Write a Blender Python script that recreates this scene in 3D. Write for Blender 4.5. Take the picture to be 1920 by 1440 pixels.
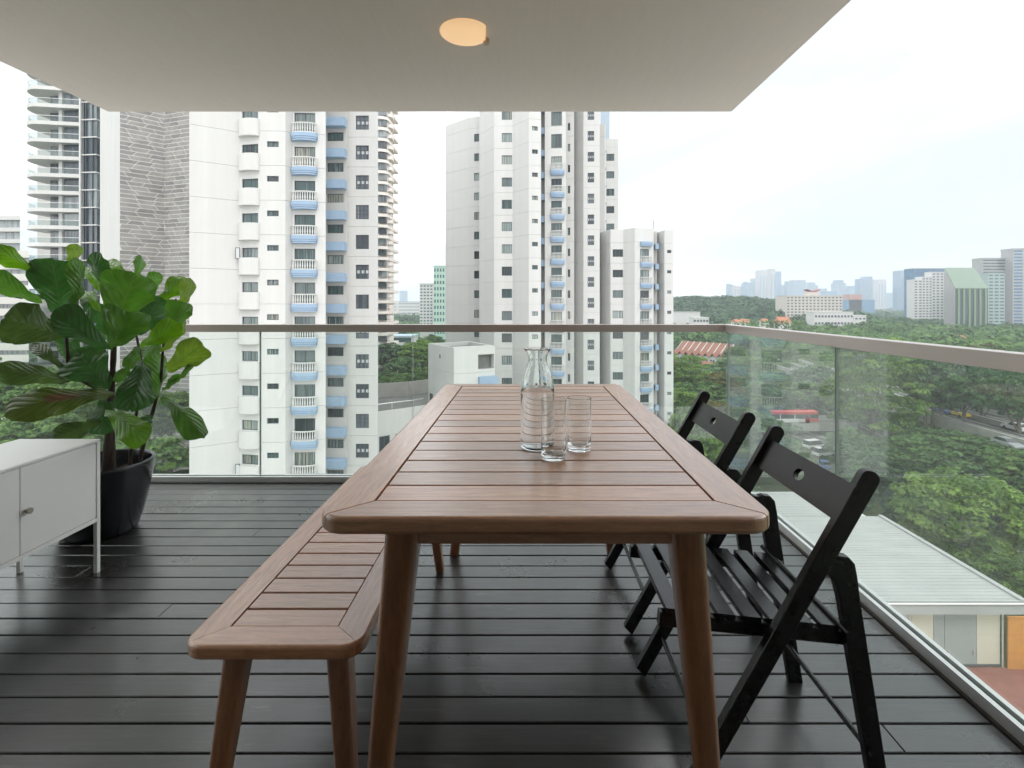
import bpy, bmesh, math, random
import numpy as np
from mathutils import Vector, Matrix

random.seed(7)
RNG = np.random.default_rng(7)
for o in list(bpy.data.objects):
    bpy.data.objects.remove(o)
SC = bpy.context.scene
C = SC.collection
R = math.radians
PI = math.pi

# ------------------------------------------------------------------ camera, sky, sun, exposure
F, HC, CX, CY = 960.0, 1.15, 983.0, 571.0     # focal length in photo pixels, eye height, principal point
cam = bpy.data.cameras.new('camera')
cam.sensor_width = 36.0
cam.lens = 18.0
cam.shift_x = -23.0 / 1920.0
cam.shift_y = -149.0 / 1920.0
cam.clip_start = 0.02
cam.clip_end = 20000
cam_o = bpy.data.objects.new('camera', cam)
cam_o.location = (0, 0, HC)
cam_o.rotation_euler = (R(90), 0, 0)
C.objects.link(cam_o)
SC.camera = cam_o

SUN_DIR = Vector((0.24, -0.68, 0.85)).normalized()
world = bpy.data.worlds.new('World')
SC.world = world
world.use_nodes = True
nt = world.node_tree
nt.nodes.clear()
wo = nt.nodes.new('ShaderNodeOutputWorld')
bg = nt.nodes.new('ShaderNodeBackground')
bg.inputs['Strength'].default_value = 0.1
sky = nt.nodes.new('ShaderNodeTexSky')
sky.sky_type = 'NISHITA'
sky.sun_disc = False
sky.sun_elevation = math.asin(SUN_DIR.z)
sky.sun_rotation = math.atan2(SUN_DIR.x, SUN_DIR.y)
tc = nt.nodes.new('ShaderNodeTexCoord')
mp = nt.nodes.new('ShaderNodeMapping')
mp.inputs['Location'].default_value = (3.1, 0.0, 0.0)
mp.inputs['Scale'].default_value = (1.0, 1.6, 4.2)
mp.inputs['Rotation'].default_value = (0, R(14), 0)
n1 = nt.nodes.new('ShaderNodeTexNoise')
n1.inputs['Scale'].default_value = 1.15
n1.inputs['Detail'].default_value = 6.0
n1.inputs['Roughness'].default_value = 0.50
n1.inputs['Distortion'].default_value = 0.5
cr = nt.nodes.new('ShaderNodeValToRGB')
cr.color_ramp.elements.new(0.46)
for k_, (p_, c_) in enumerate(((0.30, (0.285, 0.300, 0.320)), (0.47, (0.388, 0.393, 0.398)), (0.63, (1.22, 1.215, 1.20)))):
    cr.color_ramp.elements[k_].position = p_
    cr.color_ramp.elements[k_].color = (*c_, 1)
sepw = nt.nodes.new('ShaderNodeSeparateXYZ')
zr = nt.nodes.new('ShaderNodeMapRange')          # overcast sky: brighter towards the zenith
zr.inputs['From Min'].default_value = 0.0
zr.inputs['From Max'].default_value = 1.0
zr.inputs['To Min'].default_value = 17.8
zr.inputs['To Max'].default_value = 25.5
vm = nt.nodes.new('ShaderNodeVectorMath')
vm.operation = 'SCALE'
mxw = nt.nodes.new('ShaderNodeMix')
mxw.data_type = 'RGBA'
mxw.inputs[0].default_value = 0.93
L = nt.links.new
L(tc.outputs['Generated'], mp.inputs['Vector'])
L(mp.outputs['Vector'], n1.inputs['Vector'])
L(n1.outputs['Fac'], cr.inputs['Fac'])
L(tc.outputs['Generated'], sepw.inputs[0])
L(sepw.outputs['Z'], zr.inputs['Value'])
L(cr.outputs['Color'], vm.inputs[0])
L(zr.outputs['Result'], vm.inputs['Scale'])
L(sky.outputs['Color'], mxw.inputs[6])
L(vm.outputs['Vector'], mxw.inputs[7])
L(mxw.outputs[2], bg.inputs['Color'])
L(bg.outputs['Background'], wo.inputs['Surface'])

sun = bpy.data.lights.new('sun', 'SUN')
sun.energy = 0.6
sun.angle = R(14)
sun.color = (1.0, 0.96, 0.90)
sun_o = bpy.data.objects.new('sun', sun)
sun_o.rotation_euler = SUN_DIR.to_track_quat('Z', 'Y').to_euler()
C.objects.link(sun_o)

SC.view_settings.view_transform = 'Standard'
SC.view_settings.look = 'None'
SC.view_settings.exposure = 0.72
SC.view_settings.gamma = 1.0
SC.view_settings.use_curve_mapping = False
SC.render.engine = 'CYCLES'
cy = SC.cycles
cy.use_denoising = True
cy.max_bounces = 12
cy.diffuse_bounces = 5
cy.glossy_bounces = 5
cy.transmission_bounces = 10
cy.transparent_max_bounces = 24
cy.volume_bounces = 1
cy.sample_clamp_indirect = 6.0
cy.caustics_reflective = False
cy.caustics_refractive = True

# ------------------------------------------------------------------ helpers
def px(x, D):
    return (x - CX) * D / F

def pz(y, D):
    return HC - (y - CY) * D / F

def P(x, y, D):
    return Vector((px(x, D), D, pz(y, D)))

def tag(o, label=None, cat=None, group=None, kind=None):
    if label: o['label'] = label
    if cat: o['category'] = cat
    if group: o['group'] = group
    if kind: o['kind'] = kind
    return o

def empty(name, loc=(0, 0, 0), rz=0.0, label=None, cat=None, group=None, kind=None):
    o = bpy.data.objects.new(name, None)
    o.empty_display_size = 0.1
    C.objects.link(o)
    o.location = loc
    o.rotation_euler = (0, 0, rz)
    return tag(o, label, cat, group, kind)

class MB:
    """collects polygons for one mesh"""
    def __init__(s):
        s.v = []; s.f = []; s.m = []; s.sm = []
    def add(s, verts, faces, mi=0, smooth=False):
        b = len(s.v)
        s.v.extend([tuple(q) for q in verts])
        for f in faces:
            s.f.append([b + i for i in f]); s.m.append(mi); s.sm.append(smooth)
    def box(s, x0, x1, y0, y1, z0, z1, mi=0, ch=0.0):
        if ch <= 0:
            v = [(x, y, z) for z in (z0, z1) for y in (y0, y1) for x in (x0, x1)]
            f = [(0, 2, 3, 1), (4, 5, 7, 6), (0, 1, 5, 4), (2, 6, 7, 3), (0, 4, 6, 2), (1, 3, 7, 5)]
            s.add(v, f, mi)
        else:   # top edges chamfered
            v = [(x0, y0, z0), (x1, y0, z0), (x1, y1, z0), (x0, y1, z0),
                 (x0, y0, z1 - ch), (x1, y0, z1 - ch), (x1, y1, z1 - ch), (x0, y1, z1 - ch),
                 (x0 + ch, y0 + ch, z1), (x1 - ch, y0 + ch, z1), (x1 - ch, y1 - ch, z1), (x0 + ch, y1 - ch, z1)]
            f = [(3, 2, 1, 0), (8, 9, 10, 11)]
            for a in (0, 4):
                for i in range(4):
                    j = (i + 1) % 4
                    f.append((a + i, a + j, a + 4 + j, a + 4 + i))
            s.add(v, f, mi)
    def obox(s, p0, p1, w, t, side, mi=0):
        """a bar from p0 to p1, w wide along 'side', t thick across"""
        p0, p1 = Vector(p0), Vector(p1)
        d = (p1 - p0).normalized()
        sd = Vector(side); sd = (sd - d * sd.dot(d)).normalized()
        n = d.cross(sd)
        c = 0.12 * min(w, t)
        prof = [(-w/2, -t/2 + c), (-w/2 + c, -t/2), (w/2 - c, -t/2), (w/2, -t/2 + c), (w/2, t/2 - c), (w/2 - c, t/2), (-w/2 + c, t/2), (-w/2, t/2 - c)]
        v = [p + sd * a + n * b for p in (p0, p1) for a, b in prof]
        k = 8
        f = [tuple(range(k - 1, -1, -1)), tuple(range(k, 2 * k))]
        f += [(i, (i + 1) % k, k + (i + 1) % k, k + i) for i in range(k)]
        s.add(v, f, mi)
    def prism(s, poly, z0, z1, mi=0, caps=True):
        n = len(poly)
        v = [(a, b, z0) for a, b in poly] + [(a, b, z1) for a, b in poly]
        f = [(i, (i + 1) % n, n + (i + 1) % n, n + i) for i in range(n)]
        if caps:
            f += [tuple(range(n - 1, -1, -1)), tuple(range(n, 2 * n))]
        s.add(v, f, mi)
    def loft(s, secs, n=16, mi=0, power=2.0, caps=True, smooth=True):
        """secs: (center, half_u, half_v, U, V) superellipse sections"""
        rings = []
        for c, hu, hv, U, V in secs:
            c = Vector(c); U = Vector(U); V = Vector(V)
            r = []
            for i in range(n):
                a = 2 * PI * i / n
                ca, sa = math.cos(a), math.sin(a)
                r.append(c + U * (hu * math.copysign(abs(ca) ** (2 / power), ca)) + V * (hv * math.copysign(abs(sa) ** (2 / power), sa)))
            rings.append(r)
        v = [q for r in rings for q in r]
        f = []
        for k in range(len(rings) - 1):
            for i in range(n):
                j = (i + 1) % n
                f.append((k * n + i, k * n + j, (k + 1) * n + j, (k + 1) * n + i))
        s.add(v, f, mi, smooth)
        if caps:
            s.add(rings[0], [tuple(range(n - 1, -1, -1))], mi)
            s.add(rings[-1], [tuple(range(n))], mi)
    def tube(s, pts, radii, n=8, mi=0, smooth=True):
        pts = [Vector(p) for p in pts]
        secs = []
        for i, p in enumerate(pts):
            d = (pts[min(i + 1, len(pts) - 1)] - pts[max(i - 1, 0)]).normalized()
            a = Vector((0, 0, 1)) if abs(d.z) < 0.9 else Vector((1, 0, 0))
            U = d.cross(a).normalized(); V = d.cross(U).normalized() * -1
            r = radii[i] if hasattr(radii, '__len__') else radii
            secs.append((p, r, r, V, U))
        s.loft(secs, n, mi, 2.0, True, smooth)
    def lathe(s, prof, n=24, cx=0, cy_=0, cz=0, mi=0, smooth=True, close=False):
        v = []; f = []
        for r, z in prof:
            for i in range(n):
                a = 2 * PI * i / n
                v.append((cx + r * math.cos(a), cy_ + r * math.sin(a), cz + z))
        m = len(prof)
        for k in range(m - 1 + (1 if close else 0)):
            k2 = (k + 1) % m
            for i in range(n):
                j = (i + 1) % n
                f.append((k * n + i, k * n + j, k2 * n + j, k2 * n + i))
        s.add(v, f, mi, smooth)
    def mesh(s, name, mats):
        me = bpy.data.meshes.new(name)
        me.from_pydata(s.v, [], s.f)
        for m in (mats if isinstance(mats, (list, tuple)) else [mats]):
            me.materials.append(m)
        me.polygons.foreach_set('material_index', s.m)
        me.polygons.foreach_set('use_smooth', s.sm)
        me.update()
        return me
    def build(s, name, mats, parent=None, loc=None, rz=0.0):
        return mobj(name, s.mesh(name, mats), parent, loc, rz)

def mobj(name, me, parent=None, loc=None, rz=0.0):
    o = bpy.data.objects.new(name, me)
    C.objects.link(o)
    if parent is not None: o.parent = parent
    if loc is not None: o.location = loc
    if rz: o.rotation_euler = (0, 0, rz)
    return o

def copy_tree(o, parent=None):
    c = o.copy()
    C.objects.link(c)
    c.parent = parent
    for ch in [k for k in o.children]:
        copy_tree(ch, c)
    return c

def bevelled(me, width, segs=2, ang=40):
    """round the sharp edges of a mesh in place"""
    bm = bmesh.new(); bm.from_mesh(me)
    bmesh.ops.remove_doubles(bm, verts=bm.verts, dist=1e-6)
    bmesh.ops.recalc_face_normals(bm, faces=bm.faces)
    ed = [e for e in bm.edges if len(e.link_faces) == 2 and e.calc_face_angle(0) > R(ang)]
    bmesh.ops.bevel(bm, geom=ed, offset=width, segments=segs, profile=0.5, affect='EDGES', clamp_overlap=True)
    for f in bm.faces: f.smooth = False
    bm.to_mesh(me); bm.free()
    return me

# ------------------------------------------------------------------ materials
def newmat(name):
    m = bpy.data.materials.new(name)
    m.use_nodes = True
    t = m.node_tree
    return m, t, t.nodes['Principled BSDF']

def N(t, kind, **kw):
    n = t.nodes.new(kind)
    for k, v in kw.items():
        if k in n.inputs: n.inputs[k].default_value = v
        else: setattr(n, k, v)
    return n

def ramp(t, stops):
    r = t.nodes.new('ShaderNodeValToRGB')
    e = r.color_ramp.elements
    while len(e) < len(stops): e.new(0.5)
    for k, (p, c) in enumerate(stops):
        e[k].position = p
        e[k].color = (*c, 1) if len(c) == 3 else c
    return r

def simple(name, col, rough=0.6, metal=0.0, spec=0.5, var=0.0, scale=3.0, bump=0.0, bscale=60.0, stretch=(1, 1, 1)):
    m, t, b = newmat(name)
    b.inputs['Base Color'].default_value = (*col, 1)
    b.inputs['Roughness'].default_value = rough
    b.inputs['Metallic'].default_value = metal
    b.inputs['Specular IOR Level'].default_value = spec
    if var or bump:
        tc = N(t, 'ShaderNodeTexCoord')
        mp = N(t, 'ShaderNodeMapping', Scale=stretch)
        t.links.new(tc.outputs['Object'], mp.inputs['Vector'])
    if var:
        nz = N(t, 'ShaderNodeTexNoise', Scale=scale, Detail=6.0, Roughness=0.6)
        t.links.new(mp.outputs['Vector'], nz.inputs['Vector'])
        r = ramp(t, [(0.25, tuple(c * (1 - var) for c in col)), (0.75, tuple(min(1, c * (1 + var)) for c in col))])
        t.links.new(nz.outputs['Fac'], r.inputs['Fac'])
        t.links.new(r.outputs['Color'], b.inputs['Base Color'])
    if bump:
        nb = N(t, 'ShaderNodeTexNoise', Scale=bscale, Detail=4.0)
        t.links.new(mp.outputs['Vector'], nb.inputs['Vector'])
        bp = N(t, 'ShaderNodeBump', Strength=bump, Distance=0.01)
        t.links.new(nb.outputs['Fac'], bp.inputs['Height'])
        t.links.new(bp.outputs['Normal'], b.inputs['Normal'])
    return m

def wood(name, stretch, dark, mid, light, rough=0.42, scale=7.0):
    m, t, b = newmat(name)
    tc = N(t, 'ShaderNodeTexCoord')
    oi = N(t, 'ShaderNodeObjectInfo')
    mul = N(t, 'ShaderNodeMath', operation='MULTIPLY'); mul.inputs[1].default_value = 37.0
    t.links.new(oi.outputs['Random'], mul.inputs[0])
    ad = N(t, 'ShaderNodeVectorMath', operation='ADD')
    t.links.new(tc.outputs['Object'], ad.inputs[0]); t.links.new(mul.outputs[0], ad.inputs[1])
    mp = N(t, 'ShaderNodeMapping', Scale=stretch)
    t.links.new(ad.outputs[0], mp.inputs['Vector'])
    n1 = N(t, 'ShaderNodeTexNoise', Scale=scale, Detail=8.0, Roughness=0.62, Distortion=0.8)
    n2 = N(t, 'ShaderNodeTexNoise', Scale=scale * 9, Detail=4.0, Roughness=0.7)
    t.links.new(mp.outputs['Vector'], n1.inputs['Vector']); t.links.new(mp.outputs['Vector'], n2.inputs['Vector'])
    mx = N(t, 'ShaderNodeMix'); mx.inputs[0].default_value = 0.35
    t.links.new(n1.outputs['Fac'], mx.inputs[2]); t.links.new(n2.outputs['Fac'], mx.inputs[3])
    r = ramp(t, [(0.34, dark), (0.5, mid), (0.66, light)])
    t.links.new(mx.outputs[0], r.inputs['Fac'])
    hs = N(t, 'ShaderNodeHueSaturation')
    mr = N(t, 'ShaderNodeMapRange'); mr.inputs['To Min'].default_value = 0.72; mr.inputs['To Max'].default_value = 1.22
    t.links.new(oi.outputs['Random'], mr.inputs['Value'])
    t.links.new(mr.outputs['Result'], hs.inputs['Value'])
    t.links.new(r.outputs['Color'], hs.inputs['Color'])
    t.links.new(hs.outputs['Color'], b.inputs['Base Color'])
    rr = N(t, 'ShaderNodeMapRange'); rr.inputs['To Min'].default_value = rough - 0.08; rr.inputs['To Max'].default_value = rough + 0.12
    t.links.new(n2.outputs['Fac'], rr.inputs['Value']); t.links.new(rr.outputs['Result'], b.inputs['Roughness'])
    b.inputs['Coat Weight'].default_value = 1.0; b.inputs['Coat Roughness'].default_value = 0.27; b.inputs['Coat IOR'].default_value = 1.75; b.inputs['Specular IOR Level'].default_value = 1.0
    bp = N(t, 'ShaderNodeBump', Strength=0.18, Distance=0.002)
    t.links.new(n2.outputs['Fac'], bp.inputs['Height']); t.links.new(bp.outputs['Normal'], b.inputs['Normal'])
    return m

TK = ((0.33, 0.142, 0.060), (0.50, 0.235, 0.110), (0.64, 0.34, 0.175))
M = {}
M['teak_x'] = wood('teak_grain_across', (1.2, 11, 11), *TK)
M['teak_y'] = wood('teak_grain_along', (11, 1.2, 11), *TK)
M['teak_z_shaded'] = wood('teak_upright_shaded', (11, 11, 1.2), (0.19, 0.068, 0.018), (0.29, 0.110, 0.031), (0.38, 0.155, 0.048))  # legs' darker copy of the teak; their shade is put into the colour
M['gap'] = simple('dark_gap', (0.006, 0.006, 0.006), 0.9, spec=0.1)

def deck_mat():
    m, t, b = newmat('deck_stain')
    tc = N(t, 'ShaderNodeTexCoord'); oi = N(t, 'ShaderNodeObjectInfo')
    geo = N(t, 'ShaderNodeNewGeometry')
    mul = N(t, 'ShaderNodeMath', operation='MULTIPLY'); mul.inputs[1].default_value = 53.0
    t.links.new(oi.outputs['Random'], mul.inputs[0])
    ad = N(t, 'ShaderNodeVectorMath', operation='ADD')
    t.links.new(geo.outputs['Position'], ad.inputs[0]); t.links.new(mul.outputs[0], ad.inputs[1])
    mp = N(t, 'ShaderNodeMapping', Scale=(1.0, 14, 14)); t.links.new(ad.outputs[0], mp.inputs['Vector'])
    n1 = N(t, 'ShaderNodeTexNoise', Scale=6.0, Detail=8.0, Roughness=0.65)
    t.links.new(mp.outputs['Vector'], n1.inputs['Vector'])
    n2 = N(t, 'ShaderNodeTexNoise', Scale=1.9, Detail=5.0, Roughness=0.6)     # wear across boards
    t.links.new(geo.outputs['Position'], n2.inputs['Vector'])
    n3 = N(t, 'ShaderNodeTexNoise', Scale=26.0, Detail=7.0, Roughness=0.72)   # dust and scuffs
    mp3 = N(t, 'ShaderNodeMapping', Scale=(0.22, 1.0, 1.0), Rotation=(0, 0, R(38)))
    t.links.new(geo.outputs['Position'], mp3.inputs['Vector']); t.links.new(mp3.outputs['Vector'], n3.inputs['Vector'])
    r = ramp(t, [(0.3, (0.009, 0.008, 0.0078)), (0.55, (0.019, 0.0172, 0.0165)), (0.8, (0.040, 0.0365, 0.035))])
    t.links.new(n1.outputs['Fac'], r.inputs['Fac'])
    r3 = ramp(t, [(0.57, (0, 0, 0)), (0.74, (1, 1, 1))])
    t.links.new(n3.outputs['Fac'], r3.inputs['Fac'])
    mu = N(t, 'ShaderNodeMath', operation='MULTIPLY'); mu.inputs[1].default_value = 0.30
    t.links.new(r3.outputs['Color'], mu.inputs[0])
    mx = N(t, 'ShaderNodeMix', data_type='RGBA'); mx.inputs[7].default_value = (0.20, 0.195, 0.185, 1)
    t.links.new(mu.outputs[0], mx.inputs[0]); t.links.new(r.outputs['Color'], mx.inputs[6])
    hs = N(t, 'ShaderNodeHueSaturation')
    mr = N(t, 'ShaderNodeMapRange'); mr.inputs['To Min'].default_value = 0.75; mr.inputs['To Max'].default_value = 1.25
    t.links.new(oi.outputs['Random'], mr.inputs['Value']); t.links.new(mr.outputs['Result'], hs.inputs['Value'])
    t.links.new(mx.outputs[2], hs.inputs['Color']); t.links.new(hs.outputs['Color'], b.inputs['Base Color'])
    rr = N(t, 'ShaderNodeMapRange'); rr.inputs['From Min'].default_value = 0.3; rr.inputs['From Max'].default_value = 0.7
    rr.inputs['To Min'].default_value = 0.20; rr.inputs['To Max'].default_value = 0.50
    t.links.new(n2.outputs['Fac'], rr.inputs['Value']); t.links.new(rr.outputs['Result'], b.inputs['Roughness'])
    b.inputs['Specular IOR Level'].default_value = 1.0
    b.inputs['Coat Weight'].default_value = 0.5; b.inputs['Coat Roughness'].default_value = 0.22
    bp = N(t, 'ShaderNodeBump', Strength=0.22, Distance=0.002)
    t.links.new(n1.outputs['Fac'], bp.inputs['Height']); t.links.new(bp.outputs['Normal'], b.inputs['Normal'])
    return m
M['deck'] = deck_mat()
M['black_paint'] = simple('black_paint', (0.016, 0.016, 0.017), 0.26, spec=0.5, var=0.3, scale=20, bump=0.05, bscale=90)
M['cabinet'] = simple('powder_coat', (0.84, 0.84, 0.83), 0.38, spec=0.4, var=0.015, scale=3)
M['knob'] = simple('nickel', (0.42, 0.38, 0.32), 0.3, metal=1.0)
M['pot'] = simple('black_glaze', (0.008, 0.009, 0.011), 0.22, spec=0.5, var=0.2, scale=9)
M['soil'] = simple('soil', (0.06, 0.042, 0.03), 0.95, var=0.5, scale=40, bump=0.8, bscale=50)
M['ceiling'] = simple('ceiling_plaster', (0.84, 0.80, 0.765), 0.75, spec=0.25, var=0.022, scale=9, bump=0.06, bscale=60, stretch=(6, 0.7, 1))
M['alu'] = simple('aluminium', (0.78, 0.78, 0.77), 0.38, metal=0.6, var=0.05, scale=8)
M['curb'] = simple('weathered_curb', (0.045, 0.036, 0.030), 0.7, var=0.4, scale=14, stretch=(5, 0.6, 1))
M['lamp_metal'] = simple('lamp_clip', (0.60, 0.50, 0.40), 0.5)
def steel():
    m, t, b = newmat('brushed_steel')
    b.inputs['Metallic'].default_value = 0.6
    b.inputs['Base Color'].default_value = (0.66, 0.585, 0.55, 1)
    tc = N(t, 'ShaderNodeTexCoord')
    mp = N(t, 'ShaderNodeMapping', Scale=(2, 2, 260)); t.links.new(tc.outputs['Object'], mp.inputs['Vector'])
    nz = N(t, 'ShaderNodeTexNoise', Scale=3.0, Detail=5.0); t.links.new(mp.outputs['Vector'], nz.inputs['Vector'])
    n2 = N(t, 'ShaderNodeTexNoise', Scale=4.0, Detail=5.0); t.links.new(tc.outputs['Object'], n2.inputs['Vector'])
    rr = N(t, 'ShaderNodeMapRange'); rr.inputs['To Min'].default_value = 0.20; rr.inputs['To Max'].default_value = 0.42
    t.links.new(n2.outputs['Fac'], rr.inputs['Value']); t.links.new(rr.outputs['Result'], b.inputs['Roughness'])
    bp = N(t, 'ShaderNodeBump', Strength=0.12, Distance=0.001)
    t.links.new(nz.outputs['Fac'], bp.inputs['Height']); t.links.new(bp.outputs['Normal'], b.inputs['Normal'])
    return m
M['steel'] = steel()

def sheet_glass(name, tint, film, ior=1.5):
    """architectural sheet: straight transmission, real Fresnel reflection, a thin film of dust"""
    m, t, b = newmat(name)
    t.nodes.remove(b)
    out = t.nodes['Material Output']
    geo = N(t, 'ShaderNodeNewGeometry')
    io = N(t, 'ShaderNodeMapRange'); io.inputs['To Min'].default_value = ior; io.inputs['To Max'].default_value = 1 / ior
    t.links.new(geo.outputs['Backfacing'], io.inputs['Value'])
    fr = N(t, 'ShaderNodeFresnel'); t.links.new(io.outputs['Result'], fr.inputs['IOR'])
    tr = N(t, 'ShaderNodeBsdfTransparent', Color=(*tint, 1))
    gl = N(t, 'ShaderNodeBsdfGlossy', Roughness=0.0, Color=(1, 1, 1, 1))
    df = N(t, 'ShaderNodeBsdfDiffuse', Color=(0.75, 0.78, 0.76, 1))
    tl = N(t, 'ShaderNodeBsdfTranslucent', Color=(0.75, 0.78, 0.76, 1))
    dd = N(t, 'ShaderNodeMixShader'); dd.inputs[0].default_value = 0.5
    t.links.new(df.outputs[0], dd.inputs[1]); t.links.new(tl.outputs[0], dd.inputs[2])
    nz = N(t, 'ShaderNodeTexNoise', Scale=2.2, Detail=7.0, Roughness=0.65)
    t.links.new(geo.outputs['Position'], nz.inputs['Vector'])
    fm = N(t, 'ShaderNodeMapRange'); fm.inputs['From Min'].default_value = 0.3; fm.inputs['From Max'].default_value = 0.75
    fm.inputs['To Min'].default_value = film * 0.5; fm.inputs['To Max'].default_value = film * 1.6
    t.links.new(nz.outputs['Fac'], fm.inputs['Value'])
    a = N(t, 'ShaderNodeMixShader'); t.links.new(fm.outputs['Result'], a.inputs[0])
    t.links.new(tr.outputs[0], a.inputs[1]); t.links.new(dd.outputs[0], a.inputs[2])
    c = N(t, 'ShaderNodeMixShader'); t.links.new(fr.outputs[0], c.inputs[0])
    t.links.new(a.outputs[0], c.inputs[1]); t.links.new(gl.outputs[0], c.inputs[2])
    t.links.new(c.outputs[0], out.inputs['Surface'])
    return m
M['balustrade_glass'] = sheet_glass('balustrade_glass', (0.955, 0.985, 0.972), 0.018)
M['balustrade_glass_dusty'] = sheet_glass('dusty_balustrade_glass', (0.94, 0.98, 0.965), 0.065)
M['glass_edge'] = simple('polished_glass_edge', (0.30, 0.37, 0.35), 0.2)
M['rail_glass_far'] = sheet_glass('far_rail_glass', (0.70, 0.78, 0.77), 0.06)

def clear(name, ior, col=(1, 1, 1)):
    m, t, b = newmat(name)
    t.nodes.remove(b)
    g = N(t, 'ShaderNodeBsdfGlass', Roughness=0.0, IOR=ior, Color=(*col, 1))
    t.links.new(g.outputs[0], t.nodes['Material Output'].inputs['Surface'])
    return m
M['glass'] = clear('drinking_glass', 1.48, (0.985, 0.992, 0.99))
M['water'] = clear('water', 1.33)

M['white_wall'] = simple('white_render', (0.59, 0.59, 0.58), 0.8, spec=0.2, var=0.05, scale=0.6, stretch=(2.2, 2.2, 0.18))
M['off_wall'] = simple('off_white_render', (0.62, 0.61, 0.58), 0.8, spec=0.2, var=0.04, scale=0.4)
M['core'] = simple('joint_core', (0.42, 0.42, 0.41), 0.9, spec=0.1)
M['blue'] = simple('blue_render', (0.30, 0.405, 0.535), 0.75, spec=0.2, var=0.06, scale=0.8)
M['frame'] = simple('dark_window_frame', (0.06, 0.075, 0.09), 0.4)
M['lightframe'] = simple('pale_window_frame', (0.55, 0.60, 0.64), 0.4)
M['roofgrey'] = simple('flat_roof', (0.17, 0.17, 0.165), 0.9, var=0.25, scale=0.7)
M['concrete'] = simple('concrete', (0.36, 0.35, 0.33), 0.85, var=0.15, scale=0.5)
M['shade_wall'] = simple('shaded_recess_wall', (0.50, 0.49, 0.47), 0.85, var=0.04, scale=0.5)  # greyer copy of the white render; recess shade put into its colour

def pane_mat(name, stops, fold=7.0):
    m, t, b = newmat(name)
    oi = N(t, 'ShaderNodeObjectInfo')
    tc = N(t, 'ShaderNodeTexCoord')
    r = ramp(t, stops)
    r.color_ramp.interpolation = 'CONSTANT'
    mp = N(t, 'ShaderNodeMapping', Scale=(fold, 1, 0.12))
    ad = N(t, 'ShaderNodeVectorMath', operation='ADD')
    mul = N(t, 'ShaderNodeMath', operation='MULTIPLY'); mul.inputs[1].default_value = 91.0
    t.links.new(oi.outputs['Random'], mul.inputs[0])
    t.links.new(tc.outputs['Object'], ad.inputs[0]); t.links.new(mul.outputs[0], ad.inputs[1])
    t.links.new(ad.outputs[0], mp.inputs['Vector'])
    nz = N(t, 'ShaderNodeTexNoise', Scale=1.0, Detail=4.0, Roughness=0.65); t.links.new(mp.outputs['Vector'], nz.inputs['Vector'])
    # random curtain tone per pane plus drapery folds seen through the glass
    am = N(t, 'ShaderNodeMath', operation='MULTIPLY_ADD'); am.inputs[1].default_value = 0.7; am.inputs[2].default_value = -0.35
    t.links.new(nz.outputs['Fac'], am.inputs[0])
    ad2 = N(t, 'ShaderNodeMath', operation='ADD'); t.links.new(oi.outputs['Random'], ad2.inputs[0]); t.links.new(am.outputs[0], ad2.inputs[1])
    t.links.new(ad2.outputs[0], r.inputs['Fac'])
    hs = N(t, 'ShaderNodeHueSaturation')
    mr = N(t, 'ShaderNodeMapRange'); mr.inputs['From Min'].default_value = 0.3; mr.inputs['From Max'].default_value = 0.7
    mr.inputs['To Min'].default_value = 0.65; mr.inputs['To Max'].default_value = 1.3
    t.links.new(nz.outputs['Fac'], mr.inputs['Value']); t.links.new(mr.outputs['Result'], hs.inputs['Value'])
    t.links.new(r.outputs['Color'], hs.inputs['Color']); t.links.new(hs.outputs['Color'], b.inputs['Base Color'])
    b.inputs['Roughness'].default_value = 0.06
    b.inputs['Specular IOR Level'].default_value = 0.6
    return m
M['pane'] = pane_mat('window_glass', [(0.0, (0.035, 0.050, 0.054)), (0.25, (0.075, 0.115, 0.115)), (0.50, (0.14, 0.175, 0.175)),
                                      (0.66, (0.06, 0.10, 0.102)), (0.74, (0.26, 0.32, 0.31)), (0.90, (0.38, 0.35, 0.28)), (0.97, (0.10, 0.14, 0.14))])
M['pane_grey'] = pane_mat('grey_window_glass', [(0.0, (0.09, 0.105, 0.12)), (0.4, (0.15, 0.17, 0.19)), (0.75, (0.22, 0.25, 0.275))])
M['panel_grey'] = simple('pale_blind', (0.52, 0.54, 0.55), 0.3)

# ------------------------------------------------------------------ the balcony: deck, ceiling, balustrades
ZC = 2.391
deck = empty('deck', (0, 0, 0), kind='structure')
tag(deck, 'dark stained timber decking with open joints between the boards', 'decking')
PITCH, GAP = 0.094, 0.0055
XL, XR = -2.655, 1.285
board_cache = {}
def board(x0, x1, y0):
    w = round(x1 - x0, 3)
    if w not in board_cache:
        b = MB(); b.box(0, w, 0, PITCH - GAP, -0.022, 0.0, 0, 0.0022)
        board_cache[w] = b.mesh('board', M['deck'])
    o = mobj('board', board_cache[w], deck, (x0, y0, random.uniform(-0.0012, 0.0)))
    o.rotation_euler = (random.uniform(-0.004, 0.004), 0, random.uniform(-0.0006, 0.0006))
y = 3.287 - PITCH
row = 0
while y > -0.50:
    cut = [(-1.35,), (0.62,), (), (-0.42,), (0.98,), (-1.9,), ()][(row * 3) % 7]
    xs = [XL] + sorted(cut) + [XR]
    for a, b_ in zip(xs[:-1], xs[1:]):
        board(a + 0.0003, b_ - 0.0006, y + GAP / 2)
    y -= PITCH
    row += 1
b = MB(); b.box(-2.79, 1.39, -0.595, 3.42, -0.30, -0.034)
tag(b.build('balcony_slab', M['gap']), kind='structure')

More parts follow.
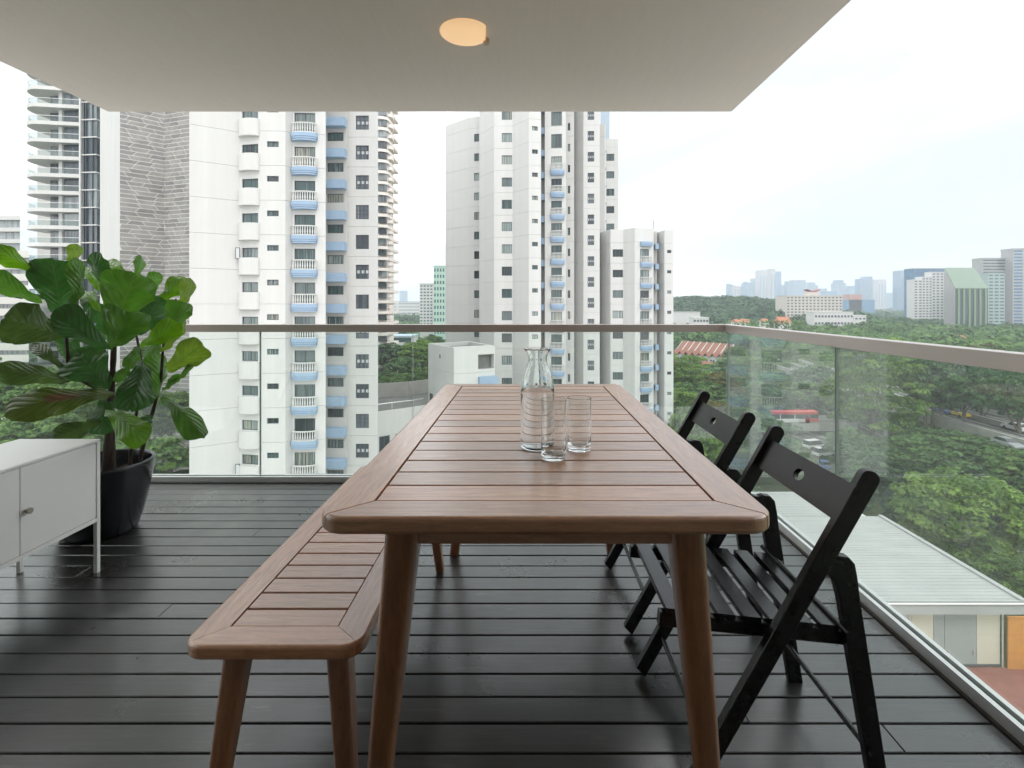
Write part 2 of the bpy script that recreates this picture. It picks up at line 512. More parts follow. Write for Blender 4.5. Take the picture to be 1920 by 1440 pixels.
b = MB(); b.box(-2.68, 1.337, -0.595, 3.30, ZC, ZC + 0.28)
me = bevelled(b.mesh('ceiling', M['ceiling']), 0.006, 2)
tag(mobj('ceiling', me), 'plain grey plaster soffit of the balcony above', 'ceiling', kind='structure')
b = MB(); b.box(-6.5, 4.6, -0.95, -0.60, -0.3, 9.0)  # unseen wall behind the camera, height chosen to keep sun off the balcony
tag(b.build('unseen_rear_wall', simple('unseen_wall_render', (0.24, 0.22, 0.20), 0.6)), kind='structure')

# glowing dome added for an indoor lamp's reflection, cut flat along its right side
m, t, bs = newmat('warm_glow')
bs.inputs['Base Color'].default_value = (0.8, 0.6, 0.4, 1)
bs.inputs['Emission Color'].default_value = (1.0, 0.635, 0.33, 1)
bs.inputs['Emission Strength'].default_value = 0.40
M['glow_dome'] = m
lamp = empty('lamp_reflection', (-0.27, 2.33, ZC), label='round warm glow on the grey balcony ceiling, a lamp reflected in the glass door', cat='lamp')
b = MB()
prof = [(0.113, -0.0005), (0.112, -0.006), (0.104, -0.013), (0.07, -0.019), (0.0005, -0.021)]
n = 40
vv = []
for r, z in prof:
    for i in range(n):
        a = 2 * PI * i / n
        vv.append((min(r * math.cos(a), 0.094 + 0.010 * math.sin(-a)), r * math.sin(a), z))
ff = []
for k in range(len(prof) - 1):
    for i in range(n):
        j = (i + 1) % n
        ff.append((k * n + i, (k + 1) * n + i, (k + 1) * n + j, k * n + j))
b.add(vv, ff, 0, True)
b.build('glow_dome', M['glow_dome'], lamp)
b = MB(); b.tube([(0.092, 0.062, -0.001), (0.092, 0.062, -0.024)], 0.014, 12)
b.build('clip', M['lamp_metal'], lamp)

def glass_run(name, p0, p1, cuts, label, inward, mat, zt=0.972):
    """a run of frameless glass panels in a floor channel under a flat steel handrail"""
    p0, p1 = Vector(p0), Vector(p1)
    d = (p1 - p0); Ln = d.length; d.normalize()
    rz = math.atan2(d.y, d.x)
    e = empty(name, (*p0, 0), rz, label, 'balustrade')
    s = inward       # side of local y that faces the deck
    edges = [0.0] + [c for c in cuts] + [Ln]
    for a, c in zip(edges[:-1], edges[1:]):
        g = MB(); x0, x1 = a + 0.003, c - 0.003
        v = [(x, y_, z_) for z_ in (0.012, zt) for y_ in (-0.006, 0.006) for x in (x0, x1)]
        g.add(v, [(0, 2, 3, 1), (4, 5, 7, 6), (0, 1, 5, 4), (2, 6, 7, 3)], 0); g.add(v, [(0, 4, 6, 2), (1, 3, 7, 5)], 1)
        g.build('glass_panel', [mat, M['glass_edge']], e)
    return e, Ln, s

# front run (y = 3.34), right run (x = 1.325), left run (x = -2.70)
YF, XRG, XLG = 3.34, 1.325, -2.70
e, Ln, s = glass_run('glass_balustrade', (XLG, YF), (XRG, YF), [0.979, 1.973, 2.967],
                     'front glass balustrade under its level steel handrail, facing the white towers', -1, M['balustrade_glass'])
b = MB(); b.box(-0.03, Ln + 0.03, -0.030, 0.026, 0.972, 1.0207)
mobj('handrail', bevelled(b.mesh('handrail', M['steel']), 0.0015, 1), e)
b = MB(); b.box(0.03, Ln - 0.02, -0.030, -0.010, 0.0005, 0.035); b.box(0.03, Ln - 0.02, 0.010, 0.030, -0.03, 0.035)
mobj('base_channel', b.mesh('base_channel', M['alu']), e)
e, Ln, s = glass_run('glass_balustrade', (XRG, YF - 0.02), (XRG, -0.58), [YF - 0.02 - 2.17, YF - 0.02 - 1.17, YF - 0.02 - 0.17],
                     'right glass balustrade whose handrail slopes towards the viewer, beside the black chairs', -1, M['balustrade_glass_dusty'])
b = MB(); b.box(0.012, Ln, -0.028, 0.028, 0.9715, 1.0203)
mobj('handrail', bevelled(b.mesh('handrail', M['steel']), 0.0015, 1), e)
b = MB(); b.box(0.012, Ln, -0.026, -0.010, -0.01, 0.040); b.box(0.012, Ln, 0.010, 0.026, -0.03, 0.040)
mobj('base_channel', b.mesh('base_channel', M['alu']), e)
e, Ln, s = glass_run('glass_balustrade', (XLG, -0.58), (XLG, YF - 0.02), [0.92, 1.91, 2.90],
                     'left glass balustrade behind the fig plant and the cabinet', -1, M['balustrade_glass'])
b = MB(); b.box(0, Ln - 0.012, -0.028, 0.028, 0.9715, 1.0203)
mobj('handrail', bevelled(b.mesh('handrail', M['steel']), 0.0015, 1), e)
b = MB(); b.box(0, Ln - 0.012, -0.026, -0.010, -0.01, 0.040); b.box(0, Ln - 0.012, 0.010, 0.026, -0.03, 0.040)
mobj('base_channel', b.mesh('base_channel', M['alu']), e)
b = MB(); b.box(1.2875, 1.2985, -0.58, 3.30, -0.03, 0.004)
tag(b.build('deck_edge', M['curb']), kind='structure')

# ------------------------------------------------------------------ table and bench
def rounded_frame(x0, x1, y0, y1, wx, wy, rad, z0, z1, parent, bev, mats, miter=0.0012):
    """four mitred frame boards with rounded outer corners"""
    ix0, ix1, iy0, iy1 = x0 + wx, x1 - wx, y0 + wy, y1 - wy
    def arc(cx, cy, a0, a1, n=5):
        return [(cx + rad * math.cos(a0 + (a1 - a0) * i / n), cy + rad * math.sin(a0 + (a1 - a0) * i / n)) for i in range(n + 1)]
    g = miter
    bl = arc(x0 + rad, y0 + rad, PI, 1.5 * PI, 10); br = arc(x1 - rad, y0 + rad, 1.5 * PI, 2 * PI, 10)
    tr = arc(x1 - rad, y1 - rad, 0, 0.5 * PI, 10); tl = arc(x0 + rad, y1 - rad, 0.5 * PI, PI, 10)
    sh = lambda pts, dx, dy: [(a + dx, b + dy) for a, b in pts]
    polys = [(sh([(ix0, iy0)] + bl[5:], g, -g) + sh(br[:6] + [(ix1, iy0)], -g, -g), 'x'),
             (sh([(ix1, iy0)] + br[5:], g, g) + sh(tr[:6] + [(ix1, iy1)], g, -g), 'y'),
             (sh([(ix1, iy1)] + tr[5:], -g, g) + sh(tl[:6] + [(ix0, iy1)], g, g), 'x'),
             (sh([(ix0, iy1)] + tl[5:], -g, -g) + sh(bl[:6] + [(ix0, iy0)], -g, g), 'y')]
    for poly, ax in polys:
        q = MB(); q.prism(poly, z0, z1)
        me = q.mesh('frame_board', mats[ax])
        bm = bmesh.new(); bm.from_mesh(me)
        bmesh.ops.recalc_face_normals(bm, faces=bm.faces)
        ed = [e for e in bm.edges if abs(e.verts[0].co.z - e.verts[1].co.z) < 1e-6 and
              all(min(abs(v.co.x - ix0), abs(v.co.x - ix1)) > 0.004 or min(abs(v.co.y - iy0), abs(v.co.y - iy1)) > 0.004 for v in e.verts)]
        bmesh.ops.bevel(bm, geom=ed, offset=bev, segments=3, profile=0.5, affect='EDGES', clamp_overlap=True)
        bm.to_mesh(me); bm.free()
        mobj('frame_board', me, parent)

def tapered_leg(parent, top, foot, wt, wf, mat, ztop_flat=None):
    top, foot = Vector(top), Vector(foot)
    q = MB()
    secs = []
    for k in range(7):
        u = k / 6
        c = foot.lerp(top, u)
        w = (wf + (wt - wf) * (u ** 0.9)) / 2
        if k == 0: secs.append((c + Vector((0, 0, 0.0)), w * 0.82, w * 0.82, (1, 0, 0), (0, 1, 0))); secs.append((c.lerp(top, 0.012), w, w, (1, 0, 0), (0, 1, 0)))
        else: secs.append((c, w, w, (1, 0, 0), (0, 1, 0)))
    q.loft(secs, 28, 0, 3.8)
    return q.build('leg', mat, parent)

TX0, TX1, TY0, TY1, TZ = -0.386, 0.467, 0.938, 2.522, 0.760
table = empty('dining_table', ((TX0 + TX1) / 2, (TY0 + TY1) / 2, 0), label='brown slatted hardwood dining table with a carafe standing on it', cat='table')
tb = empty('tmp', (0, 0, 0))   # parts are laid out in world space, then parented
def adopt(root, objs):
    inv = root.matrix_basis.copy()
    inv = Matrix.Translation(root.location).inverted()
    for o in objs:
        o.parent = root
        o.matrix_parent_inverse = inv
bpy.data.objects.remove(tb)
def under(root, fn):
    before = set(bpy.data.objects)
    fn()
    new = [o for o in bpy.data.objects if o not in before and o.parent is None]
    adopt(root, new)
WX, WY = 0.088, 0.080
def make_table():
    rounded_frame(TX0, TX1, TY0, TY1, WX, WY, 0.050, TZ - 0.033, TZ, None, 0.008, {'x': M['teak_x'], 'y': M['teak_y']})
    ns = 16
    y0, y1 = TY0 + WY, TY1 - WY
    p = (y1 - y0) / ns
    q = MB(); q.box(TX0 + WX + 0.0025, TX1 - WX - 0.0025, 0, p - 0.0055, -0.020, -0.0006, 0, 0.0018)
    me = q.mesh('slat', M['teak_x'])
    for k in range(ns):
        mobj('slat', me, None, (0, y0 + k * p + 0.00275, TZ + random.uniform(-0.0007, 0)))
    q = MB(); q.box(TX0 + 0.13, TX1 - 0.13, TY0 + 0.075, TY0 + 0.100, TZ - 0.085, TZ - 0.0335)
    q2 = MB(); q2.box(TX0 + 0.13, TX1 - 0.13, TY1 - 0.100, TY1 - 0.075, TZ - 0.085, TZ - 0.0335)
    for w_ in (q, q2): mobj('apron', bevelled(w_.mesh('apron', M['teak_x']), 0.004, 2))
    for xx in (TX0 + 0.125, TX1 - 0.150):
        q = MB(); q.box(xx, xx + 0.025, TY0 + 0.103, TY1 - 0.103, TZ - 0.085, TZ - 0.0335)
        mobj('apron', bevelled(q.mesh('apron', M['teak_y']), 0.004, 2))
    for sx in (-1, 1):
        for sy, yt, yf in ((0, TY0 + 0.088, TY0 + 0.150), (1, TY1 - 0.105, TY1 - 0.165)):
            xc = (TX0 + TX1) / 2
            tapered_leg(None, (xc + sx * 0.278, yt, TZ - 0.034), (xc + sx * 0.362, yf, 0.0), 0.070, 0.044, M['teak_z_shaded'])
under(table, make_table)

BX0, BX1, BY0, BY1, BZ = -0.710, -0.334, 1.048, 2.235, 0.450
bench = empty('bench', ((BX0 + BX1) / 2, (BY0 + BY1) / 2, 0), label='brown slatted wooden bench pushed half under the dining table', cat='bench')
def make_bench():
    rounded_frame(BX0, BX1, BY0, BY1, 0.070, 0.066, 0.045, BZ - 0.030, BZ, None, 0.007, {'x': M['teak_x'], 'y': M['teak_y']}, 0.0003)
    ns = 16
    y0, y1 = BY0 + 0.066, BY1 - 0.066
    p = (y1 - y0) / ns
    q = MB(); q.box(BX0 + 0.070 + 0.002, BX1 - 0.070 - 0.002, 0, p - 0.0052, -0.018, -0.0008, 0, 0.0016)
    me = q.mesh('slat', M['teak_x'])
    for k in range(ns):
        mobj('slat', me, None, (0, y0 + k * p + 0.0026, BZ + random.uniform(-0.0007, 0)))
    for xx in (BX0 + 0.075, BX1 - 0.095):
        q = MB(); q.box(xx, xx + 0.020, BY0 + 0.10, BY1 - 0.10, BZ - 0.070, BZ - 0.0305)
        mobj('rail', bevelled(q.mesh('rail', M['teak_y']), 0.003, 2))
    for sx in (-1, 1):
        for yt, yf in ((BY0 + 0.075, BY0 + 0.022), (BY1 - 0.075, BY1 - 0.03)):
            xc = -0.512
            tapered_leg(None, (xc + sx * 0.108, yt, BZ - 0.031), (xc + sx * 0.150, yf, 0.0), 0.054, 0.034, M['teak_z_shaded'])
under(bench, make_bench)

# ------------------------------------------------------------------ folding chairs
def make_chair(x, y0, y1, label):
    """chair faces -x; its two side frames stand at y0 (near) and y1 (far)"""
    root = empty('folding_chair', (x, (y0 + y1) / 2, 0), 0, label, 'chair', 'black folding chairs along the right side of the table')
    W = (y1 - y0)
    def parts():
        X = lambda v: v - 0.60 + x
        ya, yb = y0, y1
        bw = 0.044
        # long legs that carry on up as the back posts
        for yy in (ya, yb):
            top, foot = Vector((X(0.785), yy, 0.762)), Vector((X(0.355), yy, 0.0))
            q = MB()
            d = (top - foot).normalized(); n = Vector((d.z, 0, -d.x))
            out = []
            k = 8
            for i in range(k + 1):           # rounded top
                a = PI * i / k
                out.append(top - d * bw * 0.15 + n * (bw / 2 * math.cos(a)) + d * (bw * 0.42 * math.sin(a)))
            out.append(foot - n * bw * 0.5 + d * 0.020)
            out.append(foot + n * bw * 0.5 - d * 0.002 + Vector((0, 0, 0.012)))
            for v in out: v.z = max(v.z, 0.0)
            m_ = len(out)
            vv = [v + Vector((0, -0.0115, 0)) for v in out] + [v + Vector((0, 0.0115, 0)) for v in out]
            ff = [tuple(range(m_)), tuple(range(2 * m_ - 1, m_ - 1, -1))] + [(i, m_ + i, m_ + (i + 1) % m_, (i + 1) % m_) for i in range(m_)]
            q.add(vv, ff)
            mobj('back_post', bevelled(q.mesh('back_post', M['black_paint']), 0.0025, 2))
        # rear legs, just inside, with a hooked head that grips the post
        for yy, s in ((ya, 1), (yb, -1)):
            yo = yy + s * 0.0245
            pts = [(0.847, 0.0), (0.806, 0.0), (0.727, 0.470), (0.716, 0.512), (0.700, 0.527), (0.672, 0.533), (0.668, 0.556), (0.690, 0.572),
                   (0.712, 0.566), (0.726, 0.571), (0.748, 0.568), (0.762, 0.552), (0.768, 0.520), (0.774, 0.470)]
            m_ = len(pts)
            vv = [(X(a), yo - 0.0115, z) for a, z in pts] + [(X(a), yo + 0.0115, z) for a, z in pts]
            ff = [tuple(range(m_)), tuple(range(2 * m_ - 1, m_ - 1, -1))] + [(i, m_ + i, m_ + (i + 1) % m_, (i + 1) % m_) for i in range(m_)]
            q = MB(); q.add(vv, ff)
            mobj('rear_leg', bevelled(q.mesh('rear_leg', M['black_paint']), 0.0025, 2))
        # seat rails
        A, B = Vector((X(0.318), 0, 0.427)), Vector((X(0.775), 0, 0.380))
        for yy, s in ((ya, 1), (yb, -1)):
            q = MB(); q.obox(A + Vector((0, yy + s * 0.049, -0.017)), B + Vector((0, yy + s * 0.049, -0.017)), 0.034, 0.022, (0, 0, 1))
            q.build('seat_rail', M['black_paint'])
        # seat slats across
        ns = 7
        for k in range(ns):
            u = (k + 0.5) / ns
            c = A.lerp(B, u * 0.93 + 0.01)
            q = MB()
            q.obox((c.x, ya + 0.036, c.z + 0.0065), (c.x, yb - 0.036, c.z + 0.0065), 0.043, 0.012, (B - A).normalized())
            q.build('seat_slat', M['black_paint'])
        # backrest board with a round hole
        d = (Vector((X(0.785), 0, 0.762)) - Vector((X(0.355), 0, 0))).normalized()
        c0 = Vector((X(0.355), 0, 0)) + d * 0.792
        hh, th = 0.047, 0.007
        n = Vector((d.z, 0, -d.x))
        ym = (ya + yb) / 2
        k = 24
        hole = [(0.023 * math.cos(2 * PI * i / k), 0.016 * math.sin(2 * PI * i / k)) for i in range(k)]
        hw = W / 2 - 0.0125
        outer = []
        for i in range(k):
            a = 2 * PI * i / k
            ca, sa = math.cos(a), math.sin(a)
            sc = min(hw / max(abs(ca), 1e-6), hh / max(abs(sa), 1e-6))
            outer.append((ca * sc, sa * sc))
        # snap the four nearest samples on to the corners
        for cx_, cy_ in ((hw, hh), (-hw, hh), (-hw, -hh), (hw, -hh)):
            j = min(range(k), key=lambda i: (outer[i][0] - cx_) ** 2 + (outer[i][1] - cy_) ** 2)
            outer[j] = (cx_, cy_)
        vv = []
        for side in (-th, th):
            for a, b_ in outer + hole:
                bow = 0.0
                vv.append(c0 + Vector((0, ym + a, 0)) + d * b_ + n * (side + bow))
        ff = []
        for i in range(k):
            j = (i + 1) % k
            ff += [(i, j, k + j, k + i), (2 * k + j, 2 * k + i, 3 * k + i, 3 * k + j), (i, 2 * k + i, 2 * k + j, j), (k + j, 3 * k + j, 3 * k + i, k + i)]
        q = MB(); q.add(vv, ff)
        me = q.mesh('backrest', M['black_paint'])
        bm = bmesh.new(); bm.from_mesh(me); bmesh.ops.recalc_face_normals(bm, faces=bm.faces); bm.to_mesh(me); bm.free()
        mobj('backrest', me)
        # round stretchers
        for a, z in ((0.395 + 0.03, 0.125), (0.797, 0.120), (0.740, 0.398)):
            q = MB(); q.tube([(X(a), ya + 0.0, z), (X(a), yb - 0.0, z)], 0.0075, 10)
            q.build('stretcher', M['black_paint'])
    under(root, parts)
    return root
make_chair(0.600, 1.165, 1.590, 'nearer black wooden folding chair, its back closest to the viewer')
make_chair(0.602, 1.790, 2.225, 'farther black wooden folding chair, half hidden behind the nearer one')

# ------------------------------------------------------------------ carafe and glasses
def lathe_obj(name, prof, mat, parent=None, loc=None, n=48, close=True):
    q = MB(); q.lathe(prof, n, close=close)
    me = q.mesh(name, mat)
    bm = bmesh.new(); bm.from_mesh(me)
    bmesh.ops.remove_doubles(bm, verts=bm.verts, dist=1e-5)
    bmesh.ops.recalc_face_normals(bm, faces=bm.faces)
    for f in bm.faces: f.smooth = True
    bm.to_mesh(me); bm.free()
    return mobj(name, me, parent, loc)
car = empty('carafe', (0.036, 1.392, TZ), label='clear glass carafe of water with a flared mouth on the table', cat='carafe')
outp = [(0.0, 0.0012), (0.036, 0.0008), (0.042, 0.002), (0.0452, 0.006), (0.0462, 0.014), (0.0463, 0.06), (0.0462, 0.11), (0.0459, 0.150), (0.0448, 0.170), (0.0420, 0.188),
        (0.0375, 0.204), (0.0315, 0.219), (0.0272, 0.231), (0.0258, 0.240), (0.0266, 0.249), (0.0298, 0.258), (0.0346, 0.2655), (0.0372, 0.2684), (0.0378, 0.2690), (0.0381, 0.2697)]
inp = [(0.0378, 0.2704), (0.0370, 0.2703), (0.0363, 0.2699), (0.0352, 0.2690), (0.0326, 0.2665), (0.0276, 0.2592), (0.0243, 0.250), (0.0235, 0.240), (0.0249, 0.2300), (0.0292, 0.2180), (0.0352, 0.2030), (0.0397, 0.187),
       (0.0425, 0.169), (0.0436, 0.149), (0.0439, 0.11), (0.0440, 0.06), (0.0436, 0.020), (0.0405, 0.0115), (0.034, 0.0095), (0.0, 0.0090)]
lathe_obj('bottle', outp + inp, M['glass'], car, close=False)
wl = 0.163
wp = [(0.0, 0.0088), (0.0341, 0.0093), (0.0406, 0.0113), (0.0437, 0.020), (0.0441, 0.06), (0.0440, 0.11), (0.0437, 0.149), (0.0432, wl), (0.0, wl)]
lathe_obj('water', wp, M['water'], car, close=False)
def tumbler(x, y, h, label, tw):
    r = 0.0318
    pr = [(0.0, 0.0010), (0.026, 0.0008), (0.0300, 0.002), (r - 0.0004, 0.0055), (r - 0.0002, 0.02), (r, h * 0.3), (r, h * 0.6), (r + tw, h - 0.006), (r + tw, h - 0.0016), (r + tw - 0.0001, h - 0.0006), (r + tw - 0.0006, h), (r + tw - 0.0011, h), (r + tw - 0.0016, h - 0.0006), (r + tw - 0.0017, h - 0.0016), (r + tw - 0.0017, h - 0.006),
          (r - 0.0017, h * 0.6), (r - 0.0017, h * 0.3), (r - 0.0020, 0.024), (0.0275, 0.0175), (0.020, 0.0150), (0.0, 0.0142)]
    e = empty('tumbler', (x, y, TZ), label=label, cat='glass', group='tall glasses beside the carafe')
    lathe_obj('tumbler_body', pr, M['glass'], e, close=False)
tumbler(0.0745, 1.296, 0.150, 'empty tall tumbler in front of the carafe, nearer to the table edge', 0.0002)
tumbler(0.1475, 1.374, 0.141, 'empty tall tumbler to the right of the carafe, set farther back', 0.0004)

# ------------------------------------------------------------------ cabinet
CXF, CXB, CYF, CYN, CZB, CZT = -1.827, -2.172, 2.205, 1.500, 0.222, 0.572
cab = empty('cabinet', ((CXF + CXB) / 2, (CYF + CYN) / 2, 0), label='white metal two door cabinet on thin legs beside the potted fig', cat='cabinet')
def make_cab():
    mt = M['cabinet']
    q = MB(); q.box(CXB, CXF + 0.002, CYN, CYF, CZT - 0.012, CZT); mobj('top', bevelled(q.mesh('top', mt), 0.003, 2))
    q = MB(); q.box(CXB, CXF - 0.014, CYN, CYF - 0.002, CZB + 0.016, CZT - 0.0125); q.build('carcass', mt)
    q = MB(); q.box(CXF - 0.016, CXF, CYN + 0.017, CYF - 0.017, CZB, CZB + 0.0155); q.build('bottom_rail', mt)
    for xx in (CXF, CXB):
        for yy in (CYF, CYN):
            q = MB()
            x0, x1 = (xx - 0.0155, xx) if xx == CXF else (xx - 0.001, xx + 0.0155)
            y0_, y1_ = (yy - 0.0165, yy) if yy == CYF else (yy, yy + 0.0165)
            q.box(x0, x1 + (0.001 if xx == CXF else 0), y0_, y1_ + (0.001 if yy == CYF else 0), 0.0, CZT - 0.0122)
            mobj('leg', bevelled(q.mesh('leg', mt), 0.0012, 1))
    ys = 1.857
    for a, c in ((ys + 0.0015, CYF - 0.0185), (CYN + 0.0185, ys - 0.0015)):
        q = MB(); q.box(CXF - 0.0145, CXF - 0.002, a, c, CZB + 0.0175, CZT - 0.0145)
        o = mobj('door', bevelled(q.mesh('door', mt), 0.002, 2))
        if a > ys:
            k = MB()
            k.loft([((CXF - 0.002, ys + 0.018, 0.395), 0.005, 0.005, (0, 1, 0), (0, 0, 1)), ((CXF + 0.010, ys + 0.018, 0.395), 0.005, 0.005, (0, 1, 0), (0, 0, 1)),
                    ((CXF + 0.012, ys + 0.018, 0.395), 0.011, 0.011, (0, 1, 0), (0, 0, 1)), ((CXF + 0.020, ys + 0.018, 0.395), 0.011, 0.011, (0, 1, 0), (0, 0, 1))], 20)
            kk = k.build('knob', M['knob'])
            kk.parent = o
under(cab, make_cab)

# ------------------------------------------------------------------ fiddle-leaf fig
PC = Vector((-2.150, 2.595, 0))
pot = empty('plant_pot', (PC.x, PC.y, 0), label='large glossy black round planter behind the white cabinet', cat='plant pot')
RP = 0.242
PK = 0.945
prof = [(0.0, 0.0), (0.150, 0.0), (0.166, 0.008), (0.190, 0.08), (0.212, 0.17), (0.228, 0.25), (0.236, 0.30), (0.240, 0.335), (RP, 0.352), (RP - 0.004, 0.358), (RP - 0.012, 0.357),
        (RP - 0.016, 0.345), (RP - 0.022, 0.29), (RP - 0.03, 0.262)]
prof = [(a_ * PK, b__) for a_, b__ in prof]
lathe_obj('pot', prof, M['pot'], pot, n=64, close=False)
q = MB()
for k in range(14):
    pass
n = 40
vv = [(0, 0, 0.272)]
for ri in range(1, 7):
    for i in range(n):
        a = 2 * PI * i / n
        r = 0.207 * ri / 6
        vv.append((r * math.cos(a), r * math.sin(a), 0.268 + 0.012 * math.sin(7 * a + ri) * math.cos(3.1 * ri + 2 * a) + 0.006 * random.random()))
ff = [(0, 1 + i, 1 + (i + 1) % n) for i in range(n)]
for ri in range(5):
    for i in range(n):
        j = (i + 1) % n
        ff.append((1 + ri * n + i, 1 + (ri + 1) * n + i, 1 + (ri + 1) * n + j, 1 + ri * n + j))
q.add(vv, ff, 0, True)
q.build('soil', M['soil'], pot)

def leaf_mat(name, top, vein, under, brown=False, rough=0.27):
    m, t, b = newmat(name)
    uv = N(t, 'ShaderNodeUVMap'); uv.uv_map = 'UVMap'
    sp = N(t, 'ShaderNodeSeparateXYZ'); t.links.new(uv.outputs[0], sp.inputs[0])
    def mth(op, a, b_, c=None):
        n_ = N(t, 'ShaderNodeMath', operation=op)
        for k, v in enumerate((a, b_, c)):
            if v is None: continue
            if hasattr(v, 'links'): t.links.new(v, n_.inputs[k])
            else: n_.inputs[k].default_value = v
        return n_.outputs[0]
    au = mth('ABSOLUTE', mth('SUBTRACT', sp.outputs['X'], 0.5), None)              # 0 on the midrib, 0.5 at the margin
    ph = mth('FRACT', mth('MULTIPLY', mth('SUBTRACT', sp.outputs['Y'], mth('MULTIPLY', au, 0.55)), 8.5), None)
    sv = mth('LESS_THAN', mth('ABSOLUTE', mth('SUBTRACT', ph, 0.5), None), 0.055)
    mid = mth('LESS_THAN', au, 0.014)
    vn = mth('MAXIMUM', sv, mid)
    puff = mth('MULTIPLY', mth('SINE', mth('MULTIPLY', ph, PI), None), 1.0)
    geo = N(t, 'ShaderNodeNewGeometry')
    nz = N(t, 'ShaderNodeTexNoise', Scale=14.0, Detail=4.0); t.links.new(geo.outputs['Position'], nz.inputs['Vector'])
    r = ramp(t, [(0.3, tuple(c * 0.75 for c in top)), (0.7, tuple(c * 1.25 for c in top))]); t.links.new(nz.outputs['Fac'], r.inputs['Fac'])
    mx = N(t, 'ShaderNodeMix', data_type='RGBA'); mx.inputs[7].default_value = (*vein, 1)
    t.links.new(mth('MULTIPLY', vn, 0.5), mx.inputs[0]); t.links.new(r.outputs['Color'], mx.inputs[6])
    col = mx.outputs[2]
    if brown:
        nb = N(t, 'ShaderNodeTexNoise', Scale=9.0, Detail=6.0, Roughness=0.7); t.links.new(geo.outputs['Position'], nb.inputs['Vector'])
        dd = mth('MULTIPLY', mth('SUBTRACT', sp.outputs['Y'], 0.55), 3.4)
        sp2 = mth('SUBTRACT', 0.80, mth('ADD', mth('MULTIPLY', dd, dd), mth('MULTIPLY', mth('SUBTRACT', sp.outputs['X'], 0.62), mth('MULTIPLY', mth('SUBTRACT', sp.outputs['X'], 0.62), 12.0))))
        fb = ramp(t, [(0.38, (0, 0, 0)), (0.55, (1, 1, 1))]); t.links.new(mth('MULTIPLY', sp2, mth('ADD', nb.outputs['Fac'], 0.45)), fb.inputs['Fac'])
        m2 = N(t, 'ShaderNodeMix', data_type='RGBA'); m2.inputs[7].default_value = (0.085, 0.052, 0.028, 1)
        t.links.new(fb.outputs['Color'], m2.inputs[0]); t.links.new(col, m2.inputs[6]); col = m2.outputs[2]
    mu = N(t, 'ShaderNodeMix', data_type='RGBA'); mu.inputs[7].default_value = (*under, 1)
    t.links.new(geo.outputs['Backfacing'], mu.inputs[0]); t.links.new(col, mu.inputs[6])
    t.links.new(mu.outputs[2], b.inputs['Base Color'])
    b.inputs['Roughness'].default_value = rough
    b.inputs['Specular IOR Level'].default_value = 0.5
    bp = N(t, 'ShaderNodeBump', Strength=0.55, Distance=0.004)
    t.links.new(mth('ADD', puff, mth('MULTIPLY', nz.outputs['Fac'], 0.4)), bp.inputs['Height']); t.links.new(bp.outputs['Normal'], b.inputs['Normal'])
    tl = N(t, 'ShaderNodeBsdfTranslucent'); t.links.new(mu.outputs[2], tl.inputs['Color'])
    hs = N(t, 'ShaderNodeHueSaturation', Saturation=1.15, Value=2.1); t.links.new(mu.outputs[2], hs.inputs['Color']); t.links.new(hs.outputs['Color'], tl.inputs['Color'])
    ms = N(t, 'ShaderNodeMixShader'); ms.inputs[0].default_value = 0.36
    t.links.new(b.outputs[0], ms.inputs[1]); t.links.new(tl.outputs[0], ms.inputs[2])
    t.links.new(ms.outputs[0], t.nodes['Material Output'].inputs['Surface'])
    return m
LM = {'d': leaf_mat('fig_leaf_dark', (0.036, 0.092, 0.026), (0.075, 0.12, 0.045), (0.06, 0.105, 0.045)),
      'm': leaf_mat('fig_leaf_green', (0.074, 0.168, 0.032), (0.12, 0.20, 0.06), (0.10, 0.17, 0.065)),
      'b': leaf_mat('fig_leaf_bright', (0.11, 0.23, 0.030), (0.17, 0.28, 0.07), (0.14, 0.23, 0.07)),
      'y': leaf_mat('fig_leaf_young', (0.15, 0.23, 0.045), (0.06, 0.13, 0.03), (0.2, 0.27, 0.09)),
      'o': leaf_mat('fig_leaf_olive', (0.045, 0.078, 0.022), (0.085, 0.11, 0.035), (0.085, 0.115, 0.042)),
      'r': leaf_mat('fig_leaf_scorched', (0.055, 0.080, 0.018), (0.09, 0.11, 0.03), (0.09, 0.11, 0.04), True)}
M['bark'] = simple('fig_bark', (0.045, 0.030, 0.022), 0.85, var=0.45, scale=25, bump=0.8, bscale=70, stretch=(1, 1, 0.4))

